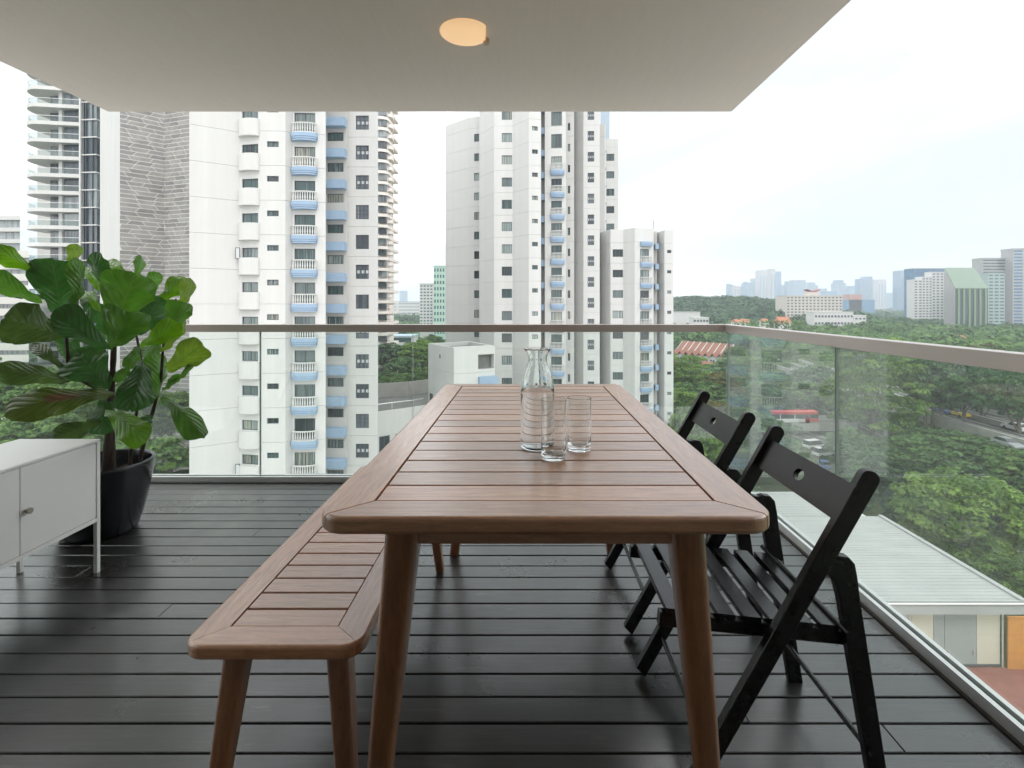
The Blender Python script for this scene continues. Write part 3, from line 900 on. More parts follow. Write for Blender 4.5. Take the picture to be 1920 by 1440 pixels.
fig = empty('fig_plant', (PC.x, PC.y, 0.268), label='tall potted fig with big leathery fiddle shaped leaves, in the black planter', cat='plant')
FVX = [0, .03, .08, .16, .27, .38, .50, .62, .72, .81, .88, .935, .97, .99, 1.0]
FVY = [.03, .10, .30, .40, .45, .58, .78, .95, 1.0, .97, .86, .66, .44, .25, .10]
def fig_leaf(base, tip, wpx, kind, roll=0.0, fold=0.25, curl=0.15, wave=0.03, seed=0):
    """base and tip: (photo x, photo y, distance)"""
    rr = random.Random(seed)
    A, B = P(*base), P(*tip)
    ax = B - A; Ln = ax.length; ax.normalize()
    Dm = (base[2] + tip[2]) / 2
    W = wpx * Dm / F * 0.92
    view = (Vector((0, 0, HC)) - (A + B) / 2).normalized()
    nrm = (view - ax * view.dot(ax)).normalized()
    nrm.rotate(Matrix.Rotation(R(roll), 3, ax))
    side = ax.cross(nrm).normalized()
    nu, nv = 8, 22
    vv = []; uvs = []
    ph = rr.uniform(0, 6); fold *= rr.uniform(1.1, 2.0); aL, aR = rr.uniform(0.86, 1.08), rr.uniform(0.86, 1.08); tw = rr.uniform(-0.35, 0.35); wst = rr.uniform(0.75, 1.1)
    for j in range(nv + 1):
        v = j / nv
        # fiddle outline: waist low down, widest at two thirds, blunt tip
        w = float(np.interp(v, FVX, FVY)) * (1 + (wst - 1) * math.exp(-((v - 0.3) / 0.14) ** 2))
        for i in range(nu + 1):
            u = -1 + 2 * i / nu
            off = W / 2 * w * u * (aL if u < 0 else aR) * (1 + 0.035 * math.sin(v * 23 + ph + 2 * u))
            lift = -fold * abs(off) * 0.9 + fold * W * 0.1
            arch = curl * Ln * (math.sin(PI * v) * 0.6 - v * v * 0.6)
            wav = wave * W * abs(u) ** 1.6 * (math.sin(v * 13 + ph + (1.5 if u > 0 else 0)) * 1.9 + 0.9 * math.sin(v * 27 + 2 * ph)) + tw * off * v
            vv.append(A + ax * (Ln * v) + side * off + nrm * (lift + arch + wav))
            uvs.append((i / nu, v))
    ff = []
    for j in range(nv):
        for i in range(nu):
            a = j * (nu + 1) + i
            ff.append((a, a + 1, a + nu + 2, a + nu + 1))
    me = bpy.data.meshes.new('leaf')
    me.from_pydata([tuple(p - Vector(fig.location)) for p in vv], [], ff)
    ul = me.uv_layers.new(name='UVMap')
    li = np.zeros(len(me.loops), dtype=np.int32); me.loops.foreach_get('vertex_index', li)
    ul.data.foreach_set('uv', np.array(uvs, dtype=np.float32)[li].ravel())
    me.polygons.foreach_set('use_smooth', [True] * len(ff))
    me.materials.append(LM[kind])
    # make the glossy face look at the viewer side
    me.update()
    if me.polygons[len(ff) // 2].normal.dot(nrm) < 0:
        me.flip_normals()
    o = mobj('leaf', me, fig)
    if kind == 'r': o['label'] = 'scorched leaf with a brown patch'
    return o
LEAVES = [
 ((84, 520, 2.35), (-42, 452, 2.15), 50, 'b', 25, .25), ((78, 565, 2.35), (-30, 512, 2.1), 46, 'm', -20, .2),
 ((112, 590, 2.40), (98, 488, 2.30), 92, 'd', 5, .2), ((132, 590, 2.36), (150, 484, 2.34), 44, 'm', 48, .3),
 ((126, 500, 2.48), (147, 458, 2.5), 32, 'y', 15, .3), ((120, 632, 2.30), (12, 596, 2.10), 84, 'o', 12, .2),
 ((212, 656, 2.36), (100, 586, 2.18), 62, 'd', -25, .35), ((222, 545, 2.55), (168, 478, 2.45), 46, 'd', -38, .4),
 ((244, 522, 2.70), (190, 484, 2.75), 36, 'b', 15, .2), ((247, 528, 2.60), (268, 478, 2.66), 26, 'm', 20, .3),
 ((214, 614, 2.34), (252, 516, 2.26), 104, 'm', 0, .30), ((212, 650, 2.26), (242, 588, 2.18), 88, 'm', -8, .45),
 ((188, 585, 2.5), (153, 538, 2.56), 34, 'b', 10, .2), ((187, 548, 2.6), (158, 496, 2.66), 30, 'b', 10, .2),
 ((262, 628, 2.52), (298, 556, 2.55), 56, 'd', 0, .2), ((296, 568, 2.62), (352, 522, 2.7), 50, 'b', -10, .25),
 ((332, 584, 2.55), (360, 522, 2.58), 34, 'y', 25, .25), ((318, 622, 2.48), (344, 570, 2.44), 50, 'm', 10, .4),
 ((266, 648, 2.40), (334, 610, 2.34), 50, 'b', 12, .35), ((302, 660, 2.5), (346, 600, 2.5), 34, 'y', 35, .2),
 ((313, 694, 2.50), (378, 648, 2.46), 58, 'y', 4, .22), ((128, 716, 2.38), (-6, 690, 2.16), 52, 'o', 18, .25),
 ((124, 694, 2.42), (56, 642, 2.4), 28, 'o', 0, .2), ((206, 728, 2.46), (140, 655, 2.42), 92, 'd', 0, .15),
 ((214, 738, 2.34), (16, 770, 2.02), 66, 'r', 14, .25), ((190, 788, 2.42), (98, 824, 2.30), 50, 'o', 0, .2),
 ((200, 742, 2.5), (190, 812, 2.42), 56, 'd', 10, .2), ((266, 676, 2.34), (248, 764, 2.20), 66, 'd', -12, .35),
 ((290, 748, 2.52), (296, 660, 2.56), 50, 'm', 20, .25), ((258, 648, 2.46), (242, 690, 2.4), 32, 'm', 0, .3),
 ((198, 770, 2.32), (272, 818, 2.18), 58, 'b', -16, .35), ((300, 748, 2.50), (382, 812, 2.36), 46, 'm', -30, .45),
 ((308, 718, 2.5), (370, 680, 2.5), 18, 'm', 55, .2), ((304, 732, 2.5), (337, 704, 2.5), 20, 'm', 40, .2),
 ((250, 716, 2.5), (218, 696, 2.48), 34, 'm', 0, .2), ((284, 778, 2.55), (258, 806, 2.5), 36, 'd', 0, .2),
 ((196, 660, 2.62), (130, 700, 2.66), 70, 'd', 10, .2), ((230, 600, 2.7), (190, 640, 2.72), 60, 'd', 0, .2),
 ((160, 620, 2.6), (110, 668, 2.6), 60, 'd', 20, .2), ((270, 590, 2.7), (316, 612, 2.72), 52, 'd', -10, .2),
 ((90, 560, 2.5), (10, 545, 2.5), 26, 'd', 0, .2), ((300, 690, 2.62), (268, 640, 2.66), 44, 'm', 0, .2),
 ((150, 560, 2.6), (204, 600, 2.62), 44, 'd', 0, .2), ((262, 560, 2.72), (300, 512, 2.76), 34, 'm', 30, .2),
]
for k, (a, c, w, kd, rl, fo) in enumerate(LEAVES):
    fig_leaf(a, c, w, kd, rl, fo, curl=0.13 + 0.12 * ((k * 7) % 5) / 5, wave=0.05, seed=k)
def stem(pts, r0, r1):
    q = MB()
    pp = [P(*p) for p in pts]
    # smooth the path and add bark nodes
    out = []
    for k in range(len(pp) - 1):
        for s in range(6):
            out.append(pp[k].lerp(pp[k + 1], s / 6))
    out.append(pp[-1])
    m_ = len(out)
    rad = [(r0 + (r1 - r0) * i / (m_ - 1)) * (1 + 0.10 * math.sin(i * 2.4)) for i in range(m_)]
    q.tube([p - Vector(fig.location) for p in out], rad, 10)
    return q.build('stem', M['bark'], fig)
stem([(199, 884, 2.52), (205, 800, 2.5), (209, 730, 2.5), (214, 650, 2.48), (205, 560, 2.5), (180, 505, 2.55)], 0.019, 0.006)
stem([(211, 884, 2.52), (210, 800, 2.52), (206, 740, 2.48), (150, 712, 2.44), (128, 680, 2.42), (122, 600, 2.42), (126, 510, 2.46)], 0.013, 0.005)
stem([(243, 882, 2.58), (248, 820, 2.58), (262, 740, 2.56), (268, 690, 2.54), (252, 610, 2.56), (248, 530, 2.6)], 0.009, 0.004)
stem([(259, 880, 2.60), (272, 820, 2.58), (290, 760, 2.56), (302, 710, 2.54), (306, 650, 2.52), (316, 600, 2.54), (330, 560, 2.56)], 0.010, 0.004)

# ------------------------------------------------------------------ the city: ground and roads
G = -32.0
FL, ZF0 = 3.2, 14.0            # storey height and the level of one floor slab
def ground_mat():
    m, t, b = newmat('ground')
    geo = N(t, 'ShaderNodeNewGeometry')
    n1 = N(t, 'ShaderNodeTexNoise', Scale=0.035, Detail=6.0); n2 = N(t, 'ShaderNodeTexNoise', Scale=0.9, Detail=6.0, Roughness=0.7)
    t.links.new(geo.outputs['Position'], n1.inputs['Vector']); t.links.new(geo.outputs['Position'], n2.inputs['Vector'])
    mx = N(t, 'ShaderNodeMix'); mx.inputs[0].default_value = 0.4
    t.links.new(n1.outputs['Fac'], mx.inputs[2]); t.links.new(n2.outputs['Fac'], mx.inputs[3])
    r = ramp(t, [(0.3, (0.040, 0.056, 0.024)), (0.5, (0.062, 0.088, 0.034)), (0.7, (0.090, 0.115, 0.050))])
    t.links.new(mx.outputs[0], r.inputs['Fac']); t.links.new(r.outputs['Color'], b.inputs['Base Color'])
    b.inputs['Roughness'].default_value = 0.95; b.inputs['Specular IOR Level'].default_value = 0.15
    return m
M['ground'] = ground_mat()
M['asphalt'] = simple('asphalt', (0.085, 0.082, 0.080), 0.85, var=0.25, scale=0.35, stretch=(1, 0.2, 1))
M['paint'] = simple('road_paint', (0.72, 0.72, 0.68), 0.7)
M['kerb'] = simple('kerb_stone', (0.38, 0.37, 0.35), 0.85, var=0.1, scale=1.0)
q = MB(); q.add([(-1400, -120, G), (3600, -120, G), (3600, 4200, G), (-1400, 4200, G)], [(0, 1, 2, 3)])
tag(q.build('ground', M['ground']), kind='structure')

def road(name, pts, w, z, lanes=2, dash=True, kerb=True, mat=None):
    """a strip along a centre line with kerbs, edge lines and lane dashes"""
    pts = [Vector((a, b_, z)) for a, b_ in pts]
    fine = []
    for k in range(len(pts) - 1):
        p0 = pts[max(k - 1, 0)]; p1 = pts[k]; p2 = pts[k + 1]; p3 = pts[min(k + 2, len(pts) - 1)]
        for s in range(8):
            u = s / 8
            fine.append(0.5 * ((2 * p1) + (p2 - p0) * u + (2 * p0 - 5 * p1 + 4 * p2 - p3) * u * u + (3 * p1 - p0 - 3 * p2 + p3) * u ** 3))
    fine.append(pts[-1])
    nn = len(fine)
    nor = []
    for k in range(nn):
        d = (fine[min(k + 1, nn - 1)] - fine[max(k - 1, 0)]).normalized()
        nor.append(Vector((-d.y, d.x, 0)))
    def strip(q, o0, o1, dz, mi, dashed=False):
        v = []; f = []
        for k in range(nn):
            v += [fine[k] + nor[k] * o0 + Vector((0, 0, dz)), fine[k] + nor[k] * o1 + Vector((0, 0, dz))]
        for k in range(nn - 1):
            if dashed and k % 2: continue
            f.append((2 * k, 2 * k + 2, 2 * k + 3, 2 * k + 1))
        q.add(v, f, mi)
    q = MB()
    strip(q, -w / 2, w / 2, 0.0, 0)
    for sgn in (-1, 1):
        strip(q, sgn * (w / 2 - 0.5) - 0.1, sgn * (w / 2 - 0.5) + 0.1, 0.006, 1)
    for l in range(1, lanes):
        o = -w / 2 + w * l / lanes
        strip(q, o - 0.08, o + 0.08, 0.006, 1, dash)
    if kerb:
        for sgn in (-1, 1):
            v = []; f = []
            for k in range(nn):
                for oo, dz in ((w / 2, -0.02), (w / 2, 0.13), (w / 2 + 0.35, 0.13), (w / 2 + 0.35, -0.02)):
                    v.append(fine[k] + nor[k] * oo * sgn + Vector((0, 0, dz)))
            for k in range(nn - 1):
                for a in range(3):
                    f.append((4 * k + a, 4 * k + 4 + a, 4 * k + 5 + a, 4 * k + 1 + a))
            q.add(v, f, 2)
    return tag(q.build(name, [mat or M['asphalt'], M['paint'], M['kerb']]), kind='structure')
road('road', [(60, 20), (66, 60), (72, 88), (74, 108), (70, 128), (64, 150), (50, 190)], 9.0, G + 0.02, 3)
road('side_road', [(98, 30), (90, 78), (86, 100), (86, 124), (90, 160), (96, 220)], 7.5, G + 0.024, 2)

# ------------------------------------------------------------------ panel-built towers
_wcache = {}
def window_mesh(w, h, kind):
    k = (round(w, 2), round(h, 2), kind)
    if k in _wcache: return _wcache[k]
    q = MB(); t_ = 0.06
    q.box(0, w, -0.03, 0.03, 0, t_); q.box(0, w, -0.03, 0.03, h - t_, h); q.box(0, t_, -0.03, 0.03, t_, h - t_); q.box(w - t_, w, -0.03, 0.03, t_, h - t_)
    nm = {'two': 1, 'three': 2, 'four': 3, 'grid': 2, 'slit': 0}[kind]
    for i in range(nm):
        x = w * (i + 1) / (nm + 1)
        q.box(x - 0.025, x + 0.025, -0.025, 0.025, t_, h - t_)
    if kind == 'grid':
        for u in (0.36, 0.64):
            q.box(t_, w - t_, -0.022, 0.022, h * u - 0.025, h * u + 0.025)
        for i in range(6):
            x = w * (i + 0.5) / 6
            q.box(x - 0.012, x + 0.012, -0.02, 0.0, t_, h - t_)
    fr = q.mesh('window', M['frame'])
    g = MB(); g.add([(0.02, 0.012, 0.02), (w - 0.02, 0.012, 0.02), (w - 0.02, 0.012, h - 0.02), (0.02, 0.012, h - 0.02)], [(0, 1, 2, 3)])
    pn = g.mesh('pane', M['pane'] if kind != 'grid' else M['pane_grey'])
    bl = None
    if kind == 'grid':
        g = MB()
        for i in range(3):
            x0 = w * i / 3 + 0.10; x1 = w * (i + 1) / 3 - 0.06
            g.box(x0, x1, -0.012, 0.0, h * 0.36 + 0.05, h * 0.64 - 0.05)
        bl = g.mesh('louvre', M['panel_grey'])
    _wcache[k] = (fr, pn, bl)
    return _wcache[k]

def put_window(parent, A, rz, u, v, w, h, kind, depth=0.15):
    fr, pn, bl = window_mesh(w, h, kind)
    c, s = math.cos(rz), math.sin(rz)
    o = mobj('window', fr, parent, (A[0] + c * u - s * depth, A[1] + s * u + c * depth, v), rz)
    mobj('pane', pn, o)
    if bl and random.random() < 0.72: mobj('louvre', bl, o)
    return o

def panel_mesh(Ln, H, holes, depth=0.2, j=0.012, mat=None):
    q = MB()
    xs = sorted({0.0, Ln, *[a for h_ in holes for a in h_[:2]]})
    zs = sorted({j, H - j, *[a for h_ in holes for a in h_[2:4]]})
    for a, b_ in zip(xs[:-1], xs[1:]):
        for c, d in zip(zs[:-1], zs[1:]):
            mx_, mz = (a + b_) / 2, (c + d) / 2
            if any(h_[0] < mx_ < h_[1] and h_[2] < mz < h_[3] for h_ in holes): continue
            q.add([(a, 0, c), (b_, 0, c), (b_, 0, d), (a, 0, d)], [(0, 1, 2, 3)])
    for x0, x1, z0, z1 in [h_[:4] for h_ in holes]:
        q.add([(x0, 0, z0), (x1, 0, z0), (x1, 0, z1), (x0, 0, z1), (x0, depth, z0), (x1, depth, z0), (x1, depth, z1), (x0, depth, z1)],
              [(0, 4, 5, 1), (1, 5, 6, 2), (2, 6, 7, 3), (3, 7, 4, 0)])
    q.add([(0, 0, j), (Ln, 0, j), (Ln, 0, H - j), (0, 0, H - j), (0, depth, j), (Ln, depth, j), (Ln, depth, H - j), (0, depth, H - j)],
          [(0, 4, 5, 1), (1, 5, 6, 2), (2, 6, 7, 3), (3, 7, 4, 0)])
    return q.mesh('wall_panel', mat or M['white_wall'])

def balcony_meshes(w, proj):
    """a bowed blue balcony slab with two ribs, and its white balustrade; local y = into the wall"""
    n = 12
    def arc(k, grow=0.0):
        return [(w / 2 - (w / 2 + grow) * math.cos(PI * i / n), -(proj * (0.45 + 0.55 * math.sin(PI * i / n)) + grow) if 0 < i < n else -(proj * 0.45 + grow)) for i in range(n + 1)]
    def lay(q, grow, z0, z1, mi=0):
        a = arc(0, grow)
        poly = [(a[0][0], 0.02)] + a + [(a[-1][0], 0.02)]
        q.prism(poly[::-1] if False else poly, z0, z1, mi)
    q = MB()
    lay(q, 0.0, -0.36, 0.0); lay(q, -0.05, -0.40, -0.36, 1); lay(q, -0.02, -0.54, -0.40); lay(q, -0.08, -0.58, -0.54, 1); lay(q, -0.06, -0.72, -0.58)
    slab = q.mesh('balcony', [M['blue'], simple('blue_groove', (0.09, 0.19, 0.40), 0.8) if 'groove' not in M else M['groove']])
    q = MB()
    a = arc(0, -0.10)
    pts = [(a[0][0], -0.05)] + a + [(a[-1][0], -0.05)]
    for k in range(len(pts) - 1):
        q.obox((*pts[k], 0.90), (*pts[k + 1], 0.90), 0.13, 0.10, (0, 1, 0))
        q.obox((*pts[k], 0.05), (*pts[k + 1], 0.05), 0.12, 0.09, (0, 1, 0))
    # balusters spread along the bow
    seg = [(Vector(pts[k]), Vector(pts[k + 1])) for k in range(len(pts) - 1)]
    Ls = [(b_ - a_).length for a_, b_ in seg]; T = sum(Ls); nb = 13
    for i in range(nb):
        s = T * (i + 0.5) / nb
        for (a_, b_), l in zip(seg, Ls):
            if s <= l: p = a_.lerp(b_, s / l); break
            s -= l
        q.lathe([(0.055, 0.09), (0.04, 0.16), (0.072, 0.34), (0.05, 0.55), (0.036, 0.70), (0.055, 0.85)], 7, p.x, p.y, 0)
    return slab, q.mesh('balustrade', M['white_wall'])
M['groove'] = simple('blue_groove', (0.12, 0.20, 0.33), 0.8)

def floors(ztop, zbot=G):
    k0 = math.ceil((zbot - ZF0) / FL); k1 = math.floor((ztop - ZF0) / FL + 0.01)
    return [ZF0 + FL * k for k in range(k0, k1)]

def seg_panels(parent, A, B, ztop, wins=(), shift=0.0, mat=None, zbot=G, skip=None):
    """one wall plane from A to B (x, y), a stack of storey panels with the same openings on each storey.
    wins: (u0, u1, v0, v1, kind), u in metres from A, v above the floor level"""
    A, B = Vector(A), Vector(B)
    d = B - A; Ln = d.length; rz = math.atan2(d.y, d.x)
    holes = [(a, b_, v0 - shift, v1 - shift) for a, b_, v0, v1, k in wins]
    me = panel_mesh(Ln, FL, holes, mat=mat)
    for z in floors(ztop, zbot):
        mobj('wall_panel', me, parent, (A.x, A.y, z + shift), rz)
        for a, b_, v0, v1, k in wins:
            put_window(parent, A, rz, a, z + v0, b_ - a, v1 - v0, k)
    zl = floors(ztop, zbot)
    # a parapet course up to the roof edge
    zt = zl[-1] + FL + shift
    if ztop - zt > 0.15:
        mobj('parapet', panel_mesh(Ln, ztop - zt, [], mat=mat), parent, (A.x, A.y, zt), rz)
        parent.children[-1].data.name = 'parapet'

def core_poly(parent, pts, ztop, inset=0.21, zbot=G):
    """solid core behind the panels; pts run left to right as seen from the balcony, then round the back"""
    n = len(pts)
    out = []
    for k in range(n):
        p0, p1, p2 = Vector(pts[k - 1]), Vector(pts[k]), Vector(pts[(k + 1) % n])
        n1 = Vector((-(p1 - p0).y, (p1 - p0).x)).normalized(); n2 = Vector((-(p2 - p1).y, (p2 - p1).x)).normalized()
        mm = n1 + n2
        if mm.length < 0.3: mm = n1
        mm.normalize()
        out.append(tuple(p1 + mm * inset / max(0.5, mm.dot(n1))))
    q = MB(); q.prism(out, zbot, ztop - 0.35)
    return q.build('core', [M['core']], parent)

def at(x, D): return (px(x, D), D)

# --- the near white tower on the left
twA = empty('apartment_tower', (*at(540, 50), G), label='nearest white apartment tower, left of centre, with a row of bowed blue balconies', cat='tower')
INV = Matrix.Translation(twA.location).inverted()
def under_abs(root, fn):
    """run fn building in world space, then hang its loose objects under root"""
    before = set(bpy.data.objects)
    fn()
    inv = Matrix.Translation(root.location).inverted()
    for o in [o for o in bpy.data.objects if o not in before and (o.parent is None or o.parent is root)]:
        o.parent = root
        o.matrix_parent_inverse = inv
class _Root:      # lets builder functions add children before the matrices are fixed
    pass
TOPA = 26.8
def seg_at(A, B, x, D=None):
    """distance along A-B where the picture column x crosses it"""
    A, B = Vector(A), Vector(B)
    kx = (x - CX) / F
    d = B - A
    u = (kx * A.y - A.x) / (d.x - kx * d.y)
    return u * d.length
A0, A1 = at(355, 45.5), at(450, 47.7)
A2, A3 = at(487, 47.3), at(535, 47.4)
A4, A5 = at(549, 48.2), at(610, 48.4)
A6, A7 = at(610, 53.4), at(650, 53.3)
A8, A9 = at(650, 54.9), at(708, 54.9)
Aback = [at(709, 68), at(360, 64)]
def W_(A, B, x0, x1, v0, v1, k): return (seg_at(A, B, x0), seg_at(A, B, x1), v0, v1, k)
def build_A():
    r = twA
    core_poly(r, [A0, A1, A2, A3, A4, A5, A6, A7, A8, A9] + Aback, TOPA)
    seg_panels(r, A0, A1, TOPA)
    seg_panels(r, A1, A2, TOPA, [W_(A1, A2, 453.5, 484, 1.10, 2.02, 'two')])
    seg_panels(r, A2, A3, TOPA, [W_(A2, A3, 500.5, 522.5, 1.72, 2.25, 'two')])
    seg_panels(r, A3, A4, TOPA)
    seg_panels(r, A4, A5, TOPA, [W_(A4, A5, 552, 591, 0.05, 2.02, 'two')])
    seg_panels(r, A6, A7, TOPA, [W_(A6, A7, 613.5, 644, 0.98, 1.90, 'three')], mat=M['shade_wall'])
    seg_panels(r, A8, A9, TOPA, [W_(A8, A9, 667, 691.5, -0.50, 1.02, 'grid')], shift=-1.3)
    q = MB()
    # bowed spandrels under the corner-bay windows
    d = Vector(A2) - Vector(A1); Ln = d.length; rz = math.atan2(d.y, d.x)
    n = 14
    poly = [(0.0, 0.02)] + [(Ln / 2 - Ln / 2 * math.cos(PI * i / n), -0.10 - 0.50 * math.sin(PI * i / n)) for i in range(n + 1)] + [(Ln, 0.02)]
    q.prism(poly, -0.50, 1.07)
    sp = q.mesh('bay_spandrel', M['white_wall'])
    # balconies
    dB = Vector(A5) - Vector(A4); rB = math.atan2(dB.y, dB.x)
    uB = seg_at(A4, A5, 548); wB = seg_at(A4, A5, 596) - uB
    slab, bal = balcony_meshes(wB, 0.75)
    # blue floor bands in the recess
    q = MB(); LB = (Vector(A7) - Vector(A6)).length
    q.box(-0.02, LB + 0.02, -0.95, -0.003, -0.90, 0.0)
    band = q.mesh('floor_band', M['blue'])
    for z in floors(TOPA):
        mobj('bay_spandrel', sp, r, (*A1, z), rz)
        b_ = mobj('balcony', slab, r, (A4[0] + math.cos(rB) * uB, A4[1] + math.sin(rB) * uB, z), rB)
        o = mobj('balustrade', bal, b_); o['kind'] = 'stuff'
        mobj('floor_band', band, r, (*A6, z), 0)
    # recess side walls and the flank
    q = MB()
    for a, c in ((A5, A6), (A7, A8), (A9, Aback[0])):
        q.add([(*a, G), (*c, G), (*c, TOPA), (*a, TOPA)], [(0, 1, 2, 3)])
    q.build('side_wall', M['white_wall'], r)
    # two casements standing open near the corner
    for z in (5.36, -14.6):
        pz_ = at(445.5, 47.2)
        q = MB(); q.box(-0.19, 0.19, -0.02, 0.02, 0, 1.05); q2 = MB(); q2.box(-0.14, 0.14, -0.026, -0.021, 0.06, 0.99)
        o = mobj('casement', q.mesh('casement', M['frame']), r, (*pz_, z), 0.2)
        mobj('pane', q2.mesh('pane', M['panel_grey']), o)
def fix_children(root):
    inv = Matrix.Translation(root.location).inverted()
    for o in list(root.children):
        if 'fixed' not in o.keys():
            o.matrix_parent_inverse = inv
build_A(); fix_children(twA)

# --- the white tower in the middle
twB = empty('apartment_tower', (*at(1000, 78), G), label='tall white apartment tower in the middle, behind the carafe, with many faceted walls', cat='tower')
B0, B1 = at(835.5, 88), at(878, 84.2)
B1b = at(899.5, 83.6)
B2, B3 = at(898.8, 77.5), at(926.6, 73.6)
B4, B5, B6 = at(961, 73.6), at(991.5, 70.6), at(1014.5, 71.0)
B7, B8 = at(1014.5, 75.4), at(1023, 75.2)
B9, B10 = at(1021.5, 73.8), at(1061, 73.4)
B11, B12 = at(1061, 78.4), at(1076, 78.0)
B13, B14, B15 = at(1076, 81.2), at(1094, 78.6), at(1124.5, 78.4)
B16, B17, B18 = at(1124.5, 88), at(1135, 87.6), at(1135, 94)
B19 = at(1159.3, 93.8)
TB1, TB2, TB3 = 31.9, 36.4, 31.6
def build_B():
    r = twB
    core_poly(r, [B2, B3, B4, B5, B6, B7, B8, B9, B10, B11, B12, B13, B14, B15, at(1123, 104), at(905, 102)], TB2)
    core_poly(r, [B0, B1, B1b, at(899.0, 100), at(845, 104)], TB1)
    core_poly(r, [B17, B18, B19, at(1159, 106), at(1100, 106), at(1118, 92)], TB3)
    seg_panels(r, B0, B1, TB1)
    seg_panels(r, B1, B1b, TB1, [W_(B1, B1b, 889, 898.4, 1.0, 2.27, 'two')])
    seg_panels(r, B2, B3, TB2)
    seg_panels(r, B3, B4, TB2, [W_(B3, B4, 940.8, 959.8, 0.9, 2.2, 'four')])
    seg_panels(r, B4, B5, TB2)
    seg_panels(r, B5, B6, TB2, [W_(B5, B6, 997.6, 1008.4, 1.6, 2.2, 'two')])
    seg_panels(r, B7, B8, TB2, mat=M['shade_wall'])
    seg_panels(r, B9, B10, TB2, [W_(B9, B10, 1033.5, 1053.5, 0.05, 2.05, 'three')])
    seg_panels(r, B11, B12, TB2, [W_(B11, B12, 1064.5, 1069, 0.95, 2.10, 'slit')])
    seg_panels(r, B13, B14, TB2, mat=M['white_wall'])
    seg_panels(r, B14, B15, TB2, [W_(B14, B15, 1101.8, 1114, -0.53, 0.95, 'grid')], shift=-1.3)
    seg_panels(r, B17, B18, TB3)
    seg_panels(r, B16, B17, TB3 + 0.6)
    seg_panels(r, B18, B19, TB3, [W_(B18, B19, 1137, 1151.7, 0.7, 2.0, 'three'), W_(B18, B19, 1135.8, 1137.0 - 0.15, 2.2, 2.7, 'slit')])
    dB = Vector(B10) - Vector(B9); rB = math.atan2(dB.y, dB.x)
    uB = seg_at(B9, B10, 1032); wB = seg_at(B9, B10, 1058.5) - uB
    slab, bal = balcony_meshes(wB, 0.7)
    q = MB(); q.box(0.0, (Vector(B8) - Vector(B7)).length, -1.2, -0.003, -0.90, 0.0)
    band = q.mesh('floor_band', M['blue'])
    q = MB(); q.box(0.1, 0.4, -0.02, -0.004, 0.9, 2.1); slit = q.mesh('window', M['frame'])
    for z in floors(TB2):
        if z < 21.0:
            b_ = mobj('balcony', slab, r, (B9[0] + math.cos(rB) * uB, B9[1] + math.sin(rB) * uB, z), rB)
            o = mobj('balustrade', bal, b_); o['kind'] = 'stuff'
        mobj('floor_band', band, r, (*B7, z), 0)
        mobj('window', slit, r, (*B7, z), 0)
    q = MB()
    for a, c, zt in ((B6, B7, TB2), (B8, B9, TB2), (B10, B11, TB2), (B12, B13, TB2), (B15, B16, TB2), (B1b, B2, TB1), (B19, at(1159, 106), TB3)):
        q.add([(*a, G), (*c, G), (*c, zt), (*a, zt)], [(0, 1, 2, 3)])
    q.build('side_wall', M['white_wall'], r)
    q = MB()   # little plant on the left roof
    q.box(-0.9, 0.9, -0.8, 0.8, 0, 0.5); q.box(-0.2, 0.1, -0.1, 0.1, 0.5, 1.6); q.box(0.5, 0.7, -0.1, 0.1, 0.5, 1.1)
    mobj('roof_fan', q.mesh('roof_fan', simple('rusty_metal', (0.22, 0.12, 0.06), 0.7)), r, (*at(862, 90), TB1 - 0.3))
build_B(); fix_children(twB)

